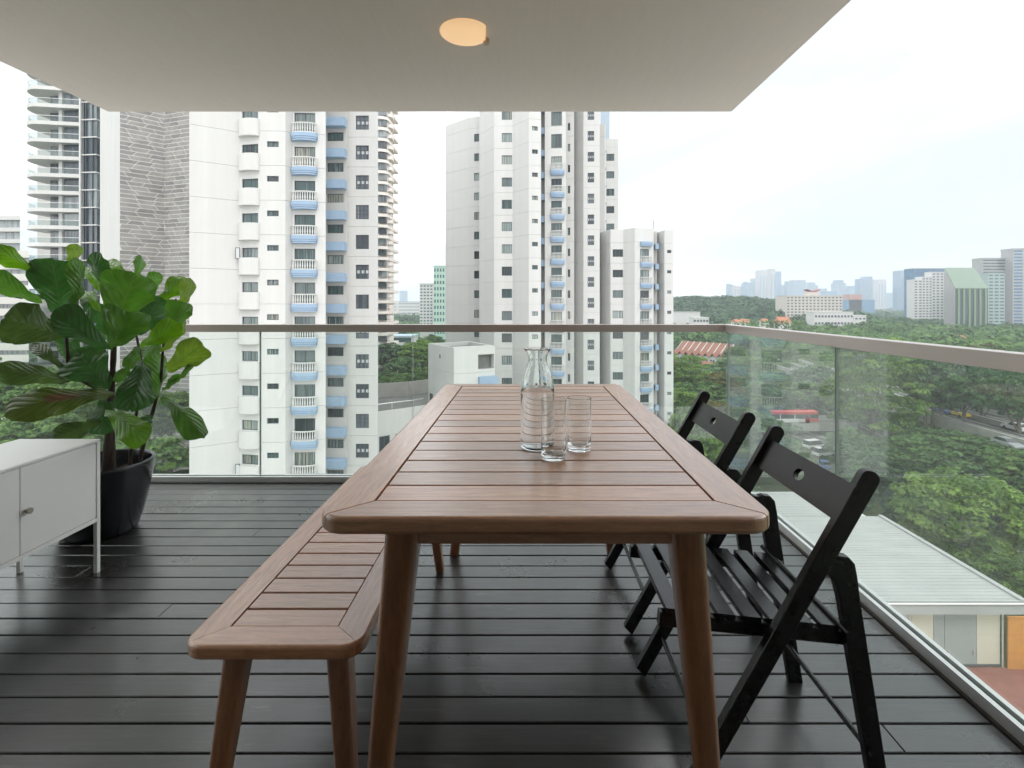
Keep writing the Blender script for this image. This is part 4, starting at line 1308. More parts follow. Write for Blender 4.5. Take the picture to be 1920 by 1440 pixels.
# --- the lower white block to its right
twC = empty('apartment_tower', (*at(1195, 84), G), label='lower white apartment block just left of the skyline, with its own column of balconies', cat='tower')
C0, C1, C2, C3, C4 = at(1124.8, 83.6), at(1144.8, 80), at(1168.7, 80), at(1190.3, 78.3), at(1225.4, 79.4)
C5, C6 = at(1225.4, 82.2), at(1231.8, 82.0)
C7, C8, C9 = at(1231.8, 83.5), at(1246, 80.8), at(1262.6, 80.8)
TC = 12.9
def build_C():
    r = twC
    core_poly(r, [C0, C1, C2, C3, C4, C5, C6, C7, C8, C9, at(1262.2, 95), at(1130, 98)], TC)
    seg_panels(r, C0, C1, TC)
    seg_panels(r, C1, C2, TC, [W_(C1, C2, 1148.8, 1168.2, 1.0, 2.18, 'three')])
    seg_panels(r, C2, C3, TC)
    seg_panels(r, C3, C4, TC, [W_(C3, C4, 1200.2, 1216.8, 0.05, 2.1, 'three')])
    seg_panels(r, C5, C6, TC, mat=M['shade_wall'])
    seg_panels(r, C7, C8, TC)
    seg_panels(r, C8, C9, TC, [W_(C8, C9, 1251, 1258.8, 1.67, 2.17, 'two')])
    dB = Vector(C4) - Vector(C3); rB = math.atan2(dB.y, dB.x)
    uB = seg_at(C3, C4, 1199.6); wB = seg_at(C3, C4, 1221.6) - uB
    slab, bal = balcony_meshes(wB, 0.7)
    q = MB(); q.box(0.0, (Vector(C6) - Vector(C5)).length, -1.2, -0.003, -0.85, 0.0)
    band = q.mesh('floor_band', M['blue'])
    q = MB(); q.box(0.05, 0.4, -0.02, -0.004, 0.6, 2.1); slit = q.mesh('window', M['frame'])
    for z in floors(TC):
        b_ = mobj('balcony', slab, r, (C3[0] + math.cos(rB) * uB, C3[1] + math.sin(rB) * uB, z), rB)
        o = mobj('balustrade', bal, b_); o['kind'] = 'stuff'
        mobj('floor_band', band, r, (*C5, z), 0)
        mobj('window', slit, r, (*C5, z), 0)
    mobj('balcony', slab, r, (C3[0] + math.cos(rB) * uB, C3[1] + math.sin(rB) * uB, floors(TC)[-1] + FL), rB)
    mobj('floor_band', band, r, (*C5, floors(TC)[-1] + FL), 0)
    q = MB()
    for a, c in ((C4, C5), (C6, C7), (C9, at(1262.2, 95))):
        q.add([(*a, G), (*c, G), (*c, TC), (*a, TC)], [(0, 1, 2, 3)])
    q.build('side_wall', M['white_wall'], r)
    q = MB(); q.tube([(0, 0, 0), (0, 0, 1.7)], 0.04, 6)
    mobj('mast', q.mesh('mast', M['frame']), r, (*at(1225, 80), TC - 0.3))
build_C(); fix_children(twC)

# --- annex with the open loggia, and the low podium
ann = empty('stair_block', (*at(865, 66), G), label='small flat roofed white block with an open loggia and blue spandrel, behind the table', cat='building')
def wall_quad(q, a, c, z0, z1, mi=0): q.add([(*a, z0), (*c, z0), (*c, z1), (*a, z1)], [(0, 1, 2, 3)], mi)
def build_annex():
    r = ann
    a0, a1, a2, a3 = at(803, 69), at(851, 62), at(928, 64.7), at(880, 73.2)
    zt = -4.08
    for k, (s0, s1) in enumerate([(zt - 3.2, zt), (zt - 6.4, zt - 3.2), (zt - 9.6, zt - 6.4), (zt - 12.8, zt - 9.6), (G, zt - 12.8)]):
        h = s1 - s0
        mobj('wall_panel', panel_mesh((Vector(a1) - Vector(a0)).length, h, []), r, (*a0, s0), math.atan2(a1[1] - a0[1], a1[0] - a0[0]))
        Ln = (Vector(a2) - Vector(a1)).length
        u0, u1 = seg_at(a1, a2, 896.5), seg_at(a1, a2, 926.5)
        holes = []
        me = panel_mesh(Ln, h, [(u0, u1, 0.35, h - 1.0)] if k == 0 else ([(u0, u1, 0.9, h - 0.75)] if k < 4 else []), depth=1.5)
        mobj('wall_panel', me, r, (*a1, s0), math.atan2(a2[1] - a1[1], a2[0] - a1[0]))
    inn = [Vector(p) for p in (a0, a1, a2, a3)]
    cen = sum(inn, Vector((0, 0))) / 4
    ins = [p.lerp(cen, 0.16) for p in inn]
    q = MB(); q.prism([tuple(p) for p in ins], G, zt - 0.5); q.build('roof', M['roofgrey'], r)
    q = MB()
    for k in range(4):
        a, c, i0, i1 = inn[k], inn[(k + 1) % 4], inn[k].lerp(cen, 0.10), inn[(k + 1) % 4].lerp(cen, 0.10)
        q.add([(*a, zt), (*c, zt), (*i1, zt), (*i0, zt), (*i0, zt - 0.6), (*i1, zt - 0.6)], [(0, 1, 2, 3), (3, 2, 5, 4)])
        if k >= 2: wall_quad(q, a, c, G, zt)
    q.build('parapet', M['white_wall'], r)
    # blue spandrel hung across the loggia, and a vent slot
    d = (Vector(a2) - Vector(a1)); rz = math.atan2(d.y, d.x)
    for s in range(3):
        z1 = pz(704.5, 64.3) - 3.2 * s
        q = MB(); q.box(u_(a1, a2, 896.5), u_(a1, a2, 931), -0.5, -0.01, z1 - 1.15, z1)
        mobj('spandrel', q.mesh('spandrel', M['blue']), r, (*a1, 0), rz)
    d = (Vector(a1) - Vector(a0)); rz = math.atan2(d.y, d.x)
    q = MB(); q.box(u_(a0, a1, 824), u_(a0, a1, 826), -0.02, 0.1, pz(671, 66), pz(664, 66))
    mobj('vent', q.mesh('vent', M['frame']), r, (*a0, 0), rz)
    q = MB(); q.box(u_(a0, a1, 806), u_(a0, a1, 811.5), -0.03, 0.1, pz(756, 68), pz(738, 68))
    mobj('window', q.mesh('window', M['pane']), r, (*a0, 0), rz)
def u_(a, c, x): return seg_at(a, c, x)
build_annex(); fix_children(ann)

pod = empty('podium', (*at(755, 66), G), label='low white podium with a curved railing and flat grey roof, between the two white towers', cat='building')
def build_podium():
    r = pod
    p0, p1, p2 = at(660, 60.5), at(770, 65), at(812, 67.2)
    zt = -11.9
    for s0, s1 in ((zt - 3.0, zt), (zt - 6.2, zt - 3.0), (zt - 9.4, zt - 6.2), (zt - 12.6, zt - 9.4), (G, zt - 12.6)):
        for a, c in ((p0, p1), (p1, p2)):
            Ln = (Vector(c) - Vector(a)).length
            wins = []
            if s1 < zt - 1 and a is p0 and s0 > G:
                wins = [(u_(p0, p1, 711), u_(p0, p1, 731), 0.5, s1 - s0 - 0.1), (u_(p0, p1, 742), u_(p0, p1, 766), 1.2, s1 - s0 - 0.1)]
            rz = math.atan2(c[1] - a[1], c[0] - a[0])
            mobj('wall_panel', panel_mesh(Ln, s1 - s0, wins), r, (*a, s0), rz)
            for w in wins:
                put_window(r, a, rz, w[0], s0 + w[2], w[1] - w[0], w[3] - w[2], 'two')
            if wins:
                q = MB(); q.box(wins[0][0], wins[0][1], -0.05, 0.1, -0.65, 0.5)
                mobj('spandrel', q.mesh('spandrel', M['blue']), r, (*a, s0), rz)
    b0, b1, b2 = at(680, 76), at(766, 78.5), at(830, 83)
    zr = zt - 0.9
    q = MB(); q.prism([(a[0] + 0.0, a[1] + 0.25) for a in (p0, p1, p2)] + [(a[0], a[1]) for a in (b2, b1, b0)], G, zr); q.build('roof', M['roofgrey'], r)
    q = MB()
    for a, c in ((b0, b1), (b1, b2)):
        d = (Vector(c) - Vector(a)); rz = math.atan2(d.y, d.x)
        w = MB(); w.box(0, d.length, -0.15, 0.15, zr, zr + 2.1)
        mobj('rear_parapet', w.mesh('rear_parapet', M['concrete']), r, (*a, 0), rz)
    w = MB()
    Lp = [(*at(690, 62.2), zt + 0.75), (*at(735, 64.2), zt + 0.75), (*at(775, 65.8), zt + 0.75), (*at(786, 66.8), zt + 0.70), (*at(793, 68.5), zt + 0.45)]
    w.tube(Lp, 0.07, 8)
    w.build('railing', M['alu'], r)
    for p in Lp[:3]:
        w = MB(); w.tube([(p[0], p[1], zt - 0.1), (p[0], p[1], zt + 0.7)], 0.04, 6); w.build('railing_post', M['alu'], r)
build_podium(); fix_children(pod)

# --- far tower with bowed balconies seen past the near tower's edge
M['cream'] = simple('cream_render', (0.78, 0.725, 0.68), 0.8, var=0.05, scale=0.3)
M['glass_dark'] = pane_mat('far_glass', [(0.0, (0.05, 0.065, 0.075)), (0.35, (0.10, 0.125, 0.14)), (0.6, (0.16, 0.19, 0.20)), (0.85, (0.24, 0.27, 0.28))], 1.2)
tD = empty('apartment_tower', (*at(700, 160), G), label='slim cream tower with curved balconies peeking out behind the nearest white tower', cat='tower')
def build_D():
    r = tD
    D = 153.0
    x0, x1, x2 = px(690, D), px(726, D), px(731.5, D)
    q = MB(); q.prism([(x0, D + 1.0), (x1 - 0.3, D + 1.0), (x1 - 1.6, D + 14), (x0, D + 14)], G, 72); q.build('core', M['cream'], r)
    slab = MB(); n = 8
    arc = [(x1 - 2.3 + 2.6 * math.sin(PI / 2 * i / n), D + 0.2 + 2.6 - 2.6 * math.cos(PI / 2 * i / n) - 1.4) for i in range(n + 1)]
    slab.prism([(x0, D - 1.2)] + arc + [(x1 + 0.3, D + 13), (x0, D + 13)], -0.85, 0.0)
    sm = slab.mesh('floor_slab', M['cream'])
    b_ = MB(); arc2 = [(x2 - 1.4 + 1.4 * math.sin(PI / 2 * i / n), D + 3.2 - 1.4 * math.cos(PI / 2 * i / n)) for i in range(n + 1)]
    b_.prism([(x1 - 0.5, D + 1.8)] + arc2 + [(x2 - 0.4, D + 6), (x1 - 0.5, D + 6)], -0.1, 0.9)
    bm_ = b_.mesh('balcony', M['cream'])
    g = MB(); g.box(px(709.5, D), px(724.5, D), D - 0.25, D + 0.98, 0.55, 2.25)
    gm = g.mesh('window', M['glass_dark'])
    k = 0
    z = 70.0
    while z > -22:
        mobj('floor_slab', sm, r, (0, 0, z)); mobj('window', gm, r, (0, 0, z))
        if z > -18: mobj('balcony', bm_, r, (0, 0, z + 1.0))
        z -= 3.22
build_D(); fix_children(tD)

# --- left tower with the curved white balconies
tE = empty('apartment_tower', (*at(120, 100), G), label='grey and white tower at far left with stacked curved balcony decks', cat='tower')
def build_E():
    r = tE
    D = 93.7
    X = lambda v, d=D: px(v, d)
    q = MB(); q.prism([(X(92), D + 3.6), (X(187), D + 1.2), (X(188, D + 16), D + 16), (X(70, D + 16), D + 16)], G, 58); q.build('core', M['shade_wall'], r)
    n = 10
    def deck_poly(g=0.0):
        c = [(X(66) - (3.6 + g) * math.sin(PI / 2 * i / n) + 0.0, D + 3.4 - (3.6 + g) * math.cos(PI / 2 * i / n) + 0.2) for i in range(n, -1, -1)]
        return [(X(66) - 3.6 - g, D + 12)] + c + [(X(153.5), D + 1.4 - g), (X(153.5), D + 8)]
    s = MB(); s.prism(deck_poly(), -0.55, 0.12); sm = s.mesh('balcony', M['white_wall'])
    gl = MB(); pl = deck_poly(-0.15)[1:-1]
    for a, c in zip(pl[:-1], pl[1:]):
        gl.add([(*a, 0.12), (*c, 0.12), (*c, 1.1), (*a, 1.1)], [(0, 1, 2, 3)])
    gm = gl.mesh('glass_rail', M['rail_glass_far'])
    hr = MB()
    for a, c in zip(pl[:-1], pl[1:]): hr.obox((*a, 1.13), (*c, 1.13), 0.07, 0.09, (0, 0, 1))
    hm = hr.mesh('handrail', M['alu'])
    w = MB(); w.box(X(102), X(152), D + 2.0, D + 2.4, -0.15, 2.3); wm = w.mesh('window', M['glass_dark'])
    w2 = MB(); w2.box(X(63), X(91), D + 3.3, D + 3.55, -0.15, 2.3); wm2 = w2.mesh('window', M['glass_dark'])  # dark glass set wide across the recess to stand for its shade
    p = MB(); p.prism([(X(92), D + 1.9), (X(100.5), D + 1.7), (X(100.5), D + 3.4), (X(92), D + 3.4)], 0.13, 2.64); pm = p.mesh('pillar', M['white_wall'])
    bg_ = MB(); bg_.prism([(X(157.5), D - 0.2), (X(186), D - 0.5), (X(186), D + 1.9), (X(157.5), D + 1.9)], 0.12, 3.1); bgm = bg_.mesh('bay_window', M['glass_dark'])
    bs_ = MB(); bs_.prism([(X(156.5), D - 0.45), (X(187), D - 0.75), (X(187), D + 1.9), (X(156.5), D + 1.9)], -0.09, 0.12); bsm = bs_.mesh('floor_slab', M['white_wall'])
    ml = MB()
    for f in (162, 166, 178): ml.box(X(f) - 0.06, X(f) + 0.06, D - 0.6, D - 0.3, 0.12, 3.1)
    mlm = ml.mesh('mullion', M['frame'])
    z = 54.0
    while z > -26:
        b_ = mobj('balcony', sm, r, (0, 0, z)); mobj('glass_rail', gm, b_); mobj('handrail', hm, b_)
        mobj('window', wm, r, (0, 0, z + 0.3)); mobj('window', wm2, r, (0, 0, z + 0.3)); mobj('pillar', pm, r, (0, 0, z))
        bw = mobj('bay_window', bgm, r, (0, 0, z)); mobj('mullion', mlm, bw); mobj('floor_slab', bsm, r, (0, 0, z))
        z -= 3.2
    q = MB(); q.box(X(153.2), X(156.2), D - 0.6, D + 3.0, G, 58); q.build('column', M['white_wall'], r)
build_E(); fix_children(tE)

# --- plain white slab and the stone-clad tower
tF = empty('apartment_tower', (*at(205, 78), G), label='narrow windowless white wall between the balcony tower and the stone tower', cat='tower')
q = MB(); q.prism([at(187.5, 80), at(229, 76.5), at(231, 92), at(190, 94)], G, 45); q.build('wall', M['white_wall'], tF); fix_children(tF)
M['stone'] = [simple('stone_tile_%s' % w, c, 0.75, var=0.22, scale=0.9) for w, c in (('pale', (0.315, 0.305, 0.295)), ('mid', (0.275, 0.268, 0.26)), ('dark', (0.235, 0.228, 0.222)), ('warm', (0.30, 0.285, 0.265)))]
M['joint'] = simple('white_joint', (0.66, 0.65, 0.64), 0.85)
tG = empty('apartment_tower', (*at(290, 76), G), label='tower clad in grey stone tiles with white slanting joints, beside the nearest white tower', cat='tower')
def build_G():
    r = tG
    g0, g1, g2 = at(224.5, 70), at(308.5, 73.6), at(362, 71.8)
    q = MB(); q.prism([g0, g1, g2, at(362, 88), at(240, 88)], G, 40); q.build('core', M['joint'], r)
    h, jt = 0.60, 0.09
    tiles = []
    for a, c in ((g0, g1), (g1, g2)):
        a, c = Vector(a), Vector(c); d = c - a; Ln = d.length; d.normalize(); nn = Vector((d.y, -d.x))
        row = 0
        z = -31.0
        while z < 39:
            rr = random.Random(row * 7 + int(Ln * 10))
            u = -rr.uniform(0.0, 1.7); lean = 0.22 * (1 if row % 2 else -1)
            while u < Ln:
                w = rr.uniform(1.7, 2.5)
                l2 = -lean if rr.random() < 0.75 else lean
                x0b, x0t, x1b, x1t = u + jt / 2 - lean, u + jt / 2 + lean, u + w - jt / 2 - l2, u + w - jt / 2 + l2
                lean = l2
                cl = lambda v: min(max(v, 0.02), Ln - 0.02)
                x0b, x0t, x1b, x1t = map(cl, (x0b, x0t, x1b, x1t))
                if x1b - x0b > 0.06 or x1t - x0t > 0.06:
                    z0, z1 = z + jt / 2, z + h - jt / 2
                    out = 0.022 + rr.uniform(-0.008, 0.008)
                    base = [a + d * x0b, a + d * x1b, a + d * x1t, a + d * x0t]
                    f_ = [(*(p + nn * out), zz) for p, zz in zip(base, (z0, z0, z1, z1))]
                    b_ = [(*(p - nn * 0.02), zz) for p, zz in zip(base, (z0, z0, z1, z1))]
                    tiles.append((f_ + b_, z, rr.randrange(4)))
                u += w
            z += h; row += 1
    fc = [(0, 1, 2, 3), (0, 4, 5, 1), (1, 5, 6, 2), (2, 6, 7, 3), (3, 7, 4, 0)]
    vis = [k for k in range(len(tiles)) if -11.5 < tiles[k][1] < 29]
    vis.sort(key=lambda k: -abs(tiles[k][0][1][0] - tiles[k][0][0][0]))
    own = set(vis[:300])
    rest = MB()
    for k, (v, z, mi) in enumerate(tiles):
        if k in own:
            q = MB(); q.add(v, fc); q.build('stone_tile', M['stone'][mi], r)
        else:
            rest.add(v, fc, mi)
    o = rest.build('stone_cladding', M['stone'], r); o['kind'] = 'stuff'
build_G(); fix_children(tG)

# --- banded block at the far left edge, and pale ones behind
def banded(name, x0, x1, D, ztop, nfl, label, wall, cat='apartment block', depth=14, fh=3.2, win=None, slant=0.0):
    e = empty(name, (*at((x0 + x1) / 2, D), G), label=label, cat=cat)
    a, c = at(x0, D), at(x1, D + slant)
    f0, f1, f2 = 1 + 0.9 / c[1], 1 + depth / c[1], 1 + depth / a[1]
    q = MB(); q.prism([(a[0], a[1] + 0.9), (c[0] * f0 - 0.1, c[1] * f0), (c[0] * f1 - 0.6, c[1] * f1), (a[0] * f2, a[1] * f2)], G, ztop - 0.2); q.build('core', win or M['glass_dark'], e)
    s = MB(); s.prism([a, c, (c[0] * f1 - 0.5, c[1] * f1), (a[0] * f2, a[1] * f2)], -1.15, 0.0); sm = s.mesh('floor_band', wall)
    for k in range(nfl): mobj('floor_band', sm, e, (0, 0, ztop - k * fh))
    fix_children(e)
    return e
banded('apartment_block', -120, 54, 84, pz(470, 84), 20, 'low banded apartment block at the left edge, behind the fig leaves', M['off_wall'], fh=1.9)
banded('apartment_block', -90, 38, 150, pz(405, 150), 18, 'pale block rising behind the leaves at the left edge', M['white_wall'], fh=3.4)

# pale forecourt, mostly out of view, added to bounce light on to the ceiling
M['bounce_paving'] = simple('bounce_paving', (0.50, 0.475, 0.44), 0.85, var=0.15, scale=0.4)
q = MB(); q.add([(-46, -60, G + 0.05), (30, -60, G + 0.05), (30, 44, G + 0.05), (-46, 44, G + 0.05)], [(0, 1, 2, 3)])
tag(q.build('bounce_pavement', M['bounce_paving']), kind='structure')

# ------------------------------------------------------------------ hill, distant wood
def hillz(x, y):
    h = 31 * math.exp(-(((x - 250) / 150) ** 2 + ((y - 760) / 170) ** 2)) + 26 * math.exp(-(((x - 330) / 90) ** 2 + ((y - 640) / 120) ** 2)) * 0.35
    return h
nx, ny = 40, 34
vv = []; ff = []
for j in range(ny + 1):
    for i in range(nx + 1):
        x, y_ = -100 + 800 * i / nx, 420 + 680 * j / ny
        vv.append((x, y_, G - 0.6 + hillz(x, y_)))
for j in range(ny):
    for i in range(nx):
        a = j * (nx + 1) + i
        ff.append((a, a + 1, a + nx + 2, a + nx + 1))
q = MB(); q.add(vv, ff, 0, True)
tag(q.build('hill', M['ground']), kind='structure')

def foliage(name, c0, c1, c2, trans=0.28):
    m, t, b = newmat(name)
    oi = N(t, 'ShaderNodeObjectInfo')
    at_ = N(t, 'ShaderNodeAttribute', attribute_name='tint')
    mx = N(t, 'ShaderNodeMath', operation='MULTIPLY_ADD'); mx.inputs[1].default_value = 0.35; 
    t.links.new(oi.outputs['Random'], mx.inputs[0]); 
    ml = N(t, 'ShaderNodeMath', operation='MULTIPLY'); ml.inputs[1].default_value = 0.65
    t.links.new(at_.outputs['Fac'], ml.inputs[0]); t.links.new(ml.outputs[0], mx.inputs[2])
    r = ramp(t, [(0.12, c0), (0.5, c1), (0.88, c2)])
    t.links.new(mx.outputs[0], r.inputs['Fac']); t.links.new(r.outputs['Color'], b.inputs['Base Color'])
    b.inputs['Roughness'].default_value = 0.55; b.inputs['Specular IOR Level'].default_value = 0.3
    tl = N(t, 'ShaderNodeBsdfTranslucent')
    hs = N(t, 'ShaderNodeHueSaturation', Value=1.5); t.links.new(r.outputs['Color'], hs.inputs['Color']); t.links.new(hs.outputs['Color'], tl.inputs['Color'])
    ms = N(t, 'ShaderNodeMixShader'); ms.inputs[0].default_value = trans
    t.links.new(b.outputs[0], ms.inputs[1]); t.links.new(tl.outputs[0], ms.inputs[2]); t.links.new(ms.outputs[0], t.nodes['Material Output'].inputs['Surface'])
    return m
M['leaf_mid'] = foliage('foliage', (0.044, 0.088, 0.030), (0.105, 0.195, 0.056), (0.175, 0.285, 0.080))
M['leaf_light'] = foliage('light_foliage', (0.062, 0.120, 0.026), (0.130, 0.230, 0.044), (0.22, 0.33, 0.066))
M['leaf_blue'] = foliage('deep_foliage', (0.032, 0.072, 0.036), (0.076, 0.150, 0.068), (0.130, 0.225, 0.092))
M['leaf_warm'] = foliage('warm_foliage', (0.050, 0.072, 0.022), (0.115, 0.125, 0.036), (0.19, 0.165, 0.045))
M['trunk'] = simple('bark', (0.13, 0.105, 0.08), 0.9, var=0.3, scale=1.5, bump=0.4, bscale=8)

def quads_mesh(name, cen, nor, size, tint, mat, rng):
    """leaf clump cards: one bent quad per centre"""
    n = len(cen)
    a = rng.normal(size=(n, 3)); a -= nor * (a * nor).sum(1, keepdims=True); a /= np.linalg.norm(a, axis=1, keepdims=True)
    b_ = np.cross(nor, a)
    s = size[:, None]
    asp = rng.uniform(0.45, 0.8, (n, 1))
    v = np.empty((n, 4, 3))
    v[:, 0] = cen - a * s; v[:, 1] = cen + b_ * s * asp + nor * s * 0.18; v[:, 2] = cen + a * s * 1.1; v[:, 3] = cen - b_ * s * asp + nor * s * 0.18
    me = bpy.data.meshes.new(name)
    me.vertices.add(n * 4); me.vertices.foreach_set('co', v.astype(np.float32).ravel())
    me.loops.add(n * 4); me.loops.foreach_set('vertex_index', np.arange(n * 4, dtype=np.int32))
    me.polygons.add(n); me.polygons.foreach_set('loop_start', np.arange(0, n * 4, 4, dtype=np.int32)); me.polygons.foreach_set('loop_total', np.full(n, 4, dtype=np.int32))
    at_ = me.attributes.new('tint', 'FLOAT', 'POINT'); at_.data.foreach_set('value', np.repeat(tint, 4).astype(np.float32))
    me.materials.append(mat)
    me.update(calc_edges=True); me.validate()
    return me

def crown_points(kind, nclump, per, rng):
    """unit-width crown (radius 0.5), height 1 from 0 to 1"""
    c = []
    for _ in range(nclump * 3):
        d = rng.normal(size=3); d /= np.linalg.norm(d)
        if kind == 'umbrella':
            if d[2] < -0.25: continue
            r = rng.uniform(0.72, 1.0); p = np.array([d[0] * 0.5 * r, d[1] * 0.5 * r, 0.42 + d[2] * 0.50 * r])
            p[2] -= 0.35 * (p[0] ** 2 + p[1] ** 2) * rng.uniform(0, 1.0)
        elif kind == 'round':
            r = rng.uniform(0.62, 1.0); p = np.array([d[0] * 0.48 * r, d[1] * 0.48 * r, 0.5 + d[2] * 0.48 * r])
        elif kind == 'tall':
            r = rng.uniform(0.5, 1.0); zz = rng.uniform(0, 1); w = 0.5 * (0.45 + 0.75 * math.sin(PI * min(1, zz * 0.8 + 0.2)))
            p = np.array([d[0] * w * r, d[1] * w * r, zz])
        else:  # feathery layers
            lay = rng.integers(0, 5); zz = 0.15 + lay * 0.19 + rng.normal() * 0.03
            w = 0.52 * (1 - 0.5 * abs(zz - 0.45)) ; ang = rng.uniform(0, 2 * PI); r = math.sqrt(rng.uniform(0.1, 1))
            p = np.array([math.cos(ang) * w * r, math.sin(ang) * w * r, zz + 0.10 * (1 - r)])
        c.append(p)
        if len(c) >= nclump: break
    c = np.array(c)
    rad = rng.uniform(0.06, 0.125, len(c)) * (150 / max(nclump, 150)) ** 0.35
    off = rng.normal(size=(len(c), per, 3)); off /= np.linalg.norm(off, axis=2, keepdims=True)
    off[:, :, 2] = np.abs(off[:, :, 2]) * 1.0 - 0.25
    rr = rng.uniform(0.35, 1.0, (len(c), per, 1)) ** 0.6
    flat = 0.55 if kind in ('umbrella', 'feather') else 0.85
    pts = c[:, None, :] + off * rr * rad[:, None, None] * np.array([1.15, 1.15, flat])
    nor = off + np.array([0, 0, 0.5]) + rng.normal(size=off.shape) * 0.45
    nor /= np.linalg.norm(nor, axis=2, keepdims=True)
    tint = np.clip(rng.uniform(0.0, 1.0, len(c))[:, None] + rng.normal(size=(len(c), per)) * 0.14, 0, 1)
    return c, pts.reshape(-1, 3), nor.reshape(-1, 3), tint.ravel()

def make_arch(kind, nclump, per, leaf, mat, seed):
    rng = np.random.default_rng(seed)
    c, pts, nor, tint = crown_points(kind, nclump, per, rng)
    me = quads_mesh('crown', pts, nor, rng.uniform(0.7, 1.3, len(pts)) * leaf, tint, mat, rng)
    # trunk of unit height with limbs reaching into the crown base; crown hangs above
    return me, c
ARCH = {}
for nm, kind, nc, per, leaf, mt in (('rain', 'umbrella', 120, 46, 0.029, 'leaf_mid'), ('rain_light', 'umbrella', 120, 46, 0.029, 'leaf_light'), ('round', 'round', 120, 46, 0.031, 'leaf_mid'),
                                ('deep', 'round', 120, 46, 0.031, 'leaf_blue'), ('tall', 'tall', 100, 46, 0.034, 'leaf_blue'), ('feather', 'feather', 140, 46, 0.027, 'leaf_light'),
                                ('warm', 'umbrella', 110, 46, 0.030, 'leaf_warm')):
    ARCH[nm] = [make_arch(kind, nc, per, leaf, M[mt], 11 + k + sum(map(ord, nm))) for k in range(2)]
NEARARCH = {'near_round': [make_arch('round', 300, 60, 0.0185, M['leaf_light'], 5)], 'near_rain': [make_arch('umbrella', 300, 60, 0.0185, M['leaf_mid'], 6)],
            'near_feather': [make_arch('feather', 300, 60, 0.0175, M['leaf_light'], 8)]}
ARCH.update(NEARARCH)
_trunks = {}
def trunk_mesh(kind, H, cb, w, ch, cl, seed):
    """H total, cb crown base height, limbs towards some clump centres"""
    rr = random.Random(seed)
    q = MB()
    r0 = 0.018 * H + 0.08
    bend = Vector((rr.uniform(-1, 1), rr.uniform(-1, 1), 0)) * 0.03 * H
    mid = Vector((0, 0, cb * 0.55)) + bend
    topp = Vector((0, 0, cb + ch * 0.25)) + bend * 0.5
    q.tube([(0, 0, -0.3), mid, topp], [r0, r0 * 0.75, r0 * 0.5], 8)
    idx = list(range(len(cl))); rr.shuffle(idx)
    for k in idx[:9]:
        p = Vector((cl[k][0] * w * 0.85, cl[k][1] * w * 0.85, cb + cl[k][2] * ch * 0.85))
        s = mid.lerp(topp, rr.uniform(0.3, 1.0))
        q.tube([s, s.lerp(p, 0.55) + Vector((0, 0, -0.02 * H)), p], [r0 * 0.38, r0 * 0.22, 0.03], 5)
    return q.mesh('trunk', M['trunk'])
NT = [0]
def tree(x, y, zt, w, arch, label, group=None, ch=None, base=G, name='tree'):
    """x, y ground position; zt crown top; w crown width"""
    NT[0] += 1
    k = NT[0]
    me, cl = ARCH[arch][k % len(ARCH[arch])]
    H = zt - base
    ch = ch or min(H * 0.72, w * 0.75)
    e = empty(name, (x, y, base), random.uniform(0, 6.28), label, 'tree', group)
    o = mobj('crown', me, e, (0, 0, H - ch)); o.scale = (w, w, ch)
    key = (arch, k % 3, round(H / 3), round(w / 3))
    if key not in _trunks: _trunks[key] = trunk_mesh(arch, H, H - ch, w, ch, cl, k)
    mobj('trunk', _trunks[key], e)
    return e
def tpx(xp, ytop, D, wpx, arch, label, group=None, ch=None, base=G):
    return tree(px(xp, D), D, pz(ytop, D), wpx * D / F, arch, label, group, ch, base)

# trees one can single out
tpx(1805, 884, 62, 225, 'near_round', 'big bright green round tree right of the white roof, tips glowing yellow green', ch=11.5)
tpx(1905, 1045, 50, 130, 'near_round', 'small bright tree low at the right edge, beyond the end of the white roof', ch=5.5)
tpx(1640, 640, 104, 165, 'near_feather', 'tall feathery light green tree with layered branches just right of the glass seam', ch=19)
tpx(1795, 802, 88, 250, 'near_rain', 'broad dark green spreading tree in front of the viaduct', ch=10)
tpx(1915, 835, 78, 150, 'near_rain', 'spreading tree at the right edge, just above the bright round tree', ch=9)
tpx(1690, 842, 96, 110, 'rain', 'shadowy tree beside the gap where the lower road shows', ch=9)
for xx, yy, dd, ww in ((1598, 800, 98, 95), (1640, 832, 90, 110), (1600, 868, 84, 80), (1692, 905, 74, 70)):
    tpx(xx, yy, dd, ww, 'deep', 'dark tree in the shadowy clump under the feathery tree, right of the glass seam', 'dark trees under the feathery tree', ch=8)
tpx(1302, 757, 78, 105, 'near_round', 'bright green bushy tree behind the far chair, against the white block edge', ch=11)
tpx(1352, 690, 140, 75, 'warm', 'rusty brown topped tree below the red roofed houses', ch=10)
tpx(1285, 668, 150, 80, 'feather', 'open branched tree directly below the red roofs, next to the white block', ch=11)
for k, (xx, yy, dd) in enumerate(((1737, 664, 102), (1757, 676, 103), (1766, 668, 106), (1812, 672, 98), (1843, 682, 104), (1853, 676, 110), (1905, 690, 92), (1880, 672, 112))):
    tpx(xx, yy, dd, 78, 'tall' if k % 2 else 'deep', '%s slim bare trunked tree from the left, in the row before the viaduct' % ['first', 'second', 'third', 'fourth', 'fifth', 'sixth', 'last', 'seventh'][k], 'row of slim trees before the viaduct', ch=9.5)
g = 'big trees in the left corner below the balcony'
for xx, yy, dd, ww, ar in ((30, 668, 58, 210, 'near_rain'), (-90, 650, 62, 220, 'rain'), (150, 712, 55, 200, 'near_feather'), (235, 735, 60, 150, 'near_rain'), (318, 732, 64, 110, 'near_round'), (60, 762, 48, 200, 'near_rain'),
                       (262, 805, 52, 180, 'rain'), (-30, 800, 46, 200, 'near_feather'), (185, 850, 46, 190, 'deep')):
    tpx(xx, yy, dd, ww, ar, 'leafy tree seen through the left glass behind the fig plant', g)
